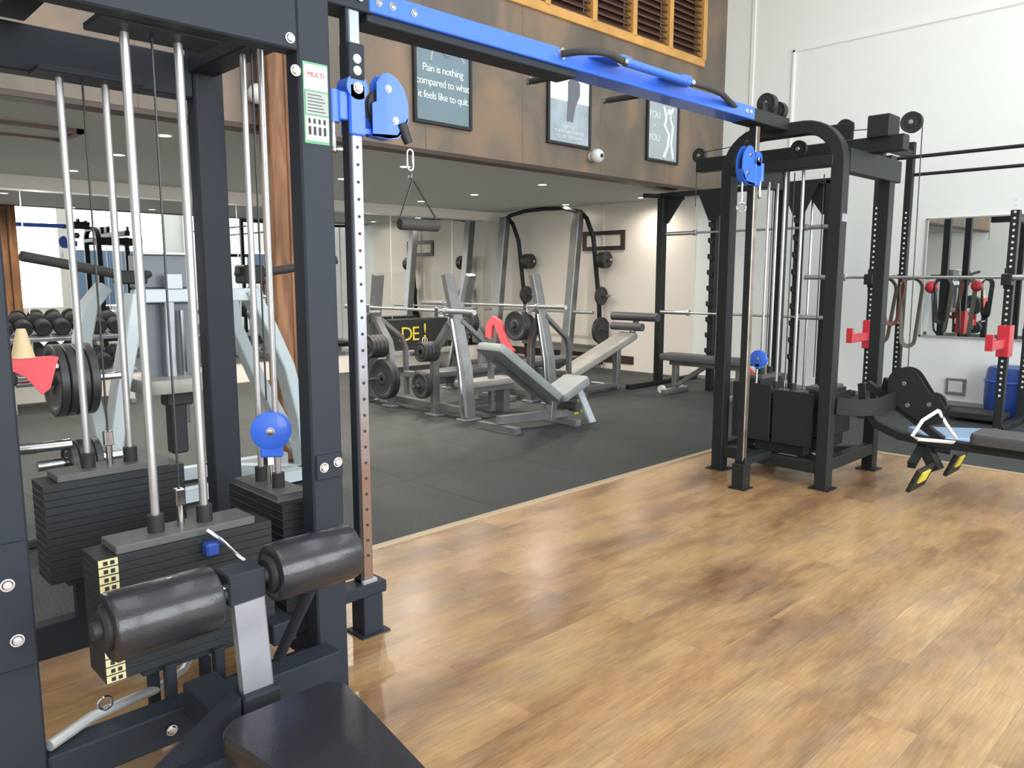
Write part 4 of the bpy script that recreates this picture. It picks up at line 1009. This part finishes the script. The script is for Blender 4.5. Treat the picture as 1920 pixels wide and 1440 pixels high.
barbell(7.84, 1.45, 3.68, 1.40, 'steel barbell racked at eye height on the power rack')
def band(name, x, y, z0, z1, wd, m, lab):
    pts = arc((x, y, z1 - wd), wd, 0, 180, 8, (-.35, .94, 0), (0, 0, 1)) + arc((x, y, z0 + wd * .6), wd * .6, 180, 360, 6, (-.35, .94, 0), (0, 0, 1))
    mb = MB(); mb.sweep(pts, [(.024, -.005), (.024, .005), (-.024, .005), (-.024, -.005)], True)
    tag(obj(name, mb, m), lab, 'resistance band')
band('resistance_band', 8.45, 3.12, .72, 1.40, .13, BAND, 'olive resistance band hanging longest on the power rack hook')
band('resistance_band', 8.40, 3.0, .92, 1.41, .10, BANDR, 'rust brown resistance band hanging beside the longest one')
band('resistance_band', 8.46, 2.84, .70, 1.39, .10, BAND, 'olive resistance band hanging nearest the mirror')
band('resistance_band', 8.60, 2.60, .95, 1.38, .06, STEELG, 'black resistance band hanging nearest the red ball grip')
# floor things at the far right
bb_ = thing('blue_barrel', 'blue barrel shaped container at the right edge behind the power rack', 'barrel', (9.05, 2.0, 0))
obj('barrel_body', MB().lathe((9.05, 2.0, .0), (0, 0, .50), [(0, 0), (0, .22), (.05, .24), (.3, .255), (.7, .255), (.95, .24), (1, .22), (1, 0)], 26), BLUED, bb_)
obj('barrel_rim', MB().tube(arc((9.05, 2.0, .36), .258, 0, 360, 26, (1, 0, 0), (0, 1, 0))[:-1], .012, 6, closed=True), BLUE, bb_)
tg = obj('stepper_board', MB().obox((7.35, 1.96, .04), (.22, -.30, 0), (.20, .15, 0), (0, 0, .035), .01), LBLUE)
tag(tg, 'pale blue step board lying on the rubber floor behind the row seat', 'step')
t = thing('rolling_dolly', 'low dark wheeled dolly on the floor beside the blue barrel', 'base', (8.5, 1.9, 0))
obj('base_frame', MB().box(8.35, 8.66, 1.92, 2.40, .03, .10, .01), RUBBER, t)
obj('caster', MB().cyl((8.38, 2.36, .03), (8.42, 2.36, .03), .03, 10).cyl((8.6, 2.36, .03), (8.64, 2.36, .03), .03, 10), RUBBER, t)
t = thing('wall_socket', 'grey electrical outlet box low on the white wall', 'outlet', (XW - .03, 2.25, .10))
obj('socket_box', MB().box(XW - .04, XW, 2.52, 2.72, .12, .30, .006), ZINC, t); obj('socket_face', MB().box(XW - .044, XW - .04, 2.55, 2.69, .15, .27, .002), WHITE, t)
rd = thing('floor_trainer', 'red and black angled device standing on the floor behind the far tower', 'device', (7.2, 3.8, 0))
obj('red_arm', MB().rtube([(7.15, 3.95, .50), (7.18, 3.88, .42), (7.20, 3.78, .34)], .07, .08), RED, rd)
obj('base', MB().box(7.12, 7.3, 3.62, 3.86, 0, .30, .01), RUBBER, rd)

# ------------------------------------------------------------ white plate loaded machine
WM = thing('plate_loaded_press', 'white framed plate loaded machine with grey shroud behind the guide rods', 'exercise machine', (1.9, 5.0, 0))
Y = 4.85
def ribbon(pts, w_, d_): return MB().rtube(pts, w_, d_, up=(0, 1, 0))
obj('side_frame', MB().rtube([(1.62, Y, 1.30), (1.57, Y, 1.05), (1.50, Y, .75), (1.43, Y, .35), (1.38, Y, .05)], .08, .13, up=(0, 1, 0)), WHITEM, WM)
obj('side_frame', MB().rtube([(2.32, Y, 1.32), (2.44, Y, 1.08), (2.56, Y, .80), (2.64, Y, .45), (2.68, Y, .05)], .08, .15, up=(0, 1, 0)), WHITEM, WM)
obj('rear_frame', MB().rtube([(1.60, Y + .5, 1.34), (1.50, Y + .5, 1.22), (1.45, Y + .5, 1.0), (1.47, Y + .5, .70), (1.55, Y + .5, .05)], .08, .16, up=(0, 1, 0)), WHITEM, WM)
obj('rear_frame', MB().rtube([(2.34, Y + .35, 1.32), (2.38, Y + .35, 1.05), (2.52, Y + .35, .70), (2.72, Y + .35, .30), (2.86, Y + .35, .05)], .08, .12, up=(0, 1, 0)), WHITEM, WM)
obj('cross_beam', MB().box(1.60, 2.36, Y - .05, Y + .03, 1.25, 1.33, .006).box(1.78, 1.88, Y - .055, Y - .03, 1.33, 1.42, .004), WHITEM, WM)
obj('base_frame', MB().bar((1.70, Y - .1, .06), (2.70, Y - .1, .06), .08, .08).bar((2.15, Y + .5, .06), (2.72, Y - .15, .06), .08, .08).bar((1.30, Y - .3, .06), (1.45, Y + .7, .06), .08, .08).bar((1.40, Y + .5, .06), (2.75, Y + .4, .06), .08, .08), WHITEM, WM)
obj('shroud', MB().box(1.655, 1.96, Y + .03, Y + .20, 1.33, 1.54, .012).box(1.68, 1.96, Y + .04, Y + .16, .74, 1.25, .012), SHROUD, WM)
obj('shroud_edge', MB().box(1.65, 1.97, Y + .0, Y + .04, 1.535, 1.55, .004), WHITE, WM)
obj('mast', MB().rtube([(1.80, Y, 1.25), (1.79, Y, .90), (1.80, Y, .5)], .06, .09, up=(0, 1, 0)), ZINC, WM)
obj('mast_rod', MB().cyl((1.875, Y - .02, 1.20), (1.875, Y - .02, .5), .016, 10), CHROME, WM)
obj('adjuster_block', MB().box(1.76, 1.86, Y - .06, Y + .03, .32, .70, .01).box(1.74, 1.90, Y - .07, Y + .04, .62, .74, .008), RUBBER, WM)
pd = MB(); cushion(pd, (1.80, Y - .05, .72), (1, 0, 0), (0, 1, 0), (0, 0, 1), .46, .36, .08, .10); obj('seat_pad', pd, TPAD, WM)
obj('press_arm', MB().tube([(1.02, Y - .15, 1.51), (1.30, Y - .08, 1.46), (1.62, Y, 1.40), (1.72, Y + .05, 1.42)], .028, 12), GRIPM, WM)
obj('press_arm', MB().tube([(2.26, Y + .05, 1.44), (2.36, Y, 1.42), (2.66, Y - .08, 1.47), (2.90, Y - .15, 1.52)], .028, 12), GRIPM, WM)
obj('pivot_block', MB().box(1.53, 1.68, Y - .05, Y + .1, 1.36, 1.44, .01).box(2.28, 2.42, Y - .05, Y + .1, 1.36, 1.48, .01), STEELG, WM)
obj('weight_horn', MB().cyl((.95, Y - .1, .84), (1.48, Y - .1, .84), .022, 12).cyl((1.0, Y - .2, .40), (1.42, Y - .2, .40), .03, 12), CHROME, WM)
plates((1.12, Y - .1, .84), (1, 0, 0), (.20,) * 4, .05, 'ribbed black plate loaded on the upper horn of the white machine', 'plates on the white machine upper horn')
plates((1.14, Y - .2, .40), (1, 0, 0), (.12,) * 4, .04, 'small grey edged plate on the lower horn of the white machine', 'plates on the white machine lower horn')
mt = MB()
mt.box(1.70, 1.92, 5.6, 5.9, 1.62, 1.66, .004).box(1.66, 1.70, 5.6, 5.7, 1.50, 1.80, .004).box(1.95, 1.99, 5.6, 5.7, 1.50, 1.80, .004).box(1.62, 2.05, 5.6, 5.66, 1.84, 1.87, .004).ball((2.0, 5.65, 1.9), .04)
# low arm with cloth and cup at far left
cs = thing('machine_arm_rest', 'dark padded arm with chrome tube at the left edge below the dumbbells', 'exercise machine', (.9, 4.6, 0))
obj('arm_pad', MB().box(.72, .92, 4.50, 4.68, .85, .92, .02).box(.76, .86, 4.54, 4.64, .05, .85, .01).box(.70, 1.1, 4.5, 4.6, 0, .05, .01), RUBBER, cs)
obj('cross_tube', MB().cyl((.80, 4.60, .95), (1.12, 4.60, .93), .025, 12), CHROME, cs)
obj('lower_tube', MB().cyl((.80, 4.58, .52), (1.15, 4.58, .51), .03, 12), CHROME, cs)
tag(obj('cloth', MB().prism([(-.12, .03), (.14, .03), (.12, -.03), (.09, -.13), (.05, -.16), (-.02, -.06), (-.12, 0)], (.98, 4.555, .955), (1, 0, 0), (0, 0, 1), (0, .012, 0)).box(.86, 1.12, 4.555, 4.66, .978, .986, .003), CLOTH), 'red cloth draped over the chrome tube in front of the dumbbell rack', 'cloth')
tag(obj('cone_cup', MB().lathe((.97, 4.61, .988), (0, 0, .15), [(0, .055), (.9, .025), (1, .02), (1, 0)], 18), mat('cream_plastic', (.75, .6, .35), .5)), 'cream conical cup standing on the red cloth', 'cup')

# ------------------------------------------------------------ dumbbell rack before the back mirror
DR = thing('dumbbell_rack', 'grey steel two tier dumbbell rack standing before the left mirrors', 'rack', (2.0, 9.3, 0))
obj('shelf', MB().obox((1.8, 9.35, .80), (1.2, 0, 0), (0, .17, .05), (0, -.006, .02), .004), ZINC, DR)
obj('shelf', MB().obox((1.8, 9.25, .42), (1.2, 0, 0), (0, .17, .05), (0, -.006, .02), .004), ZINC, DR)
for x in (.65, 1.8, 2.95): obj('end_frame', MB().bar((x, 9.15, .02), (x, 9.50, 1.0), .06, .05).box(x - .03, x + .03, 9.1, 9.6, 0, .05, .004), GREYF, DR)
def make_db():
    t = thing('dumbbell', 'black round head dumbbell resting on the upper shelf of the rack', 'dumbbell', (0, 0, 0), 'dumbbells on the upper shelf')
    for s_ in (-1, 1):
        obj('head', MB().lathe((0, s_ * .06, 0), (0, s_ * .09, 0), [(0, 0), (0, .06), (.1, .075), (.9, .075), (1, .062), (1, .03), (.95, .0)], 18), RUBBER, t)
    obj('handle', MB().cyl((0, -.06, 0), (0, .06, 0), .015, 10), CHROME, t)
    return t
dp = make_db()
k = 0
for tier, (y, z_) in enumerate(((9.35, .905), (9.25, .525))):
    for i in range(13):
        x = .72 + i * .178
        if k == 0: dp.location = (x, y, z_ + .008); dp.scale = (1.12, 1.12, 1.12); dp.rotation_euler = (.28, 0, 0)
        else: dup(dp, (x, y, z_ + .008), rot=(.28, 0, 0), label=('black round head dumbbell resting on the upper shelf of the rack' if tier == 0 else 'black round head dumbbell resting on the lower shelf of the rack'), group=('dumbbells on the upper shelf' if tier == 0 else 'dumbbells on the lower shelf'))
        k += 1
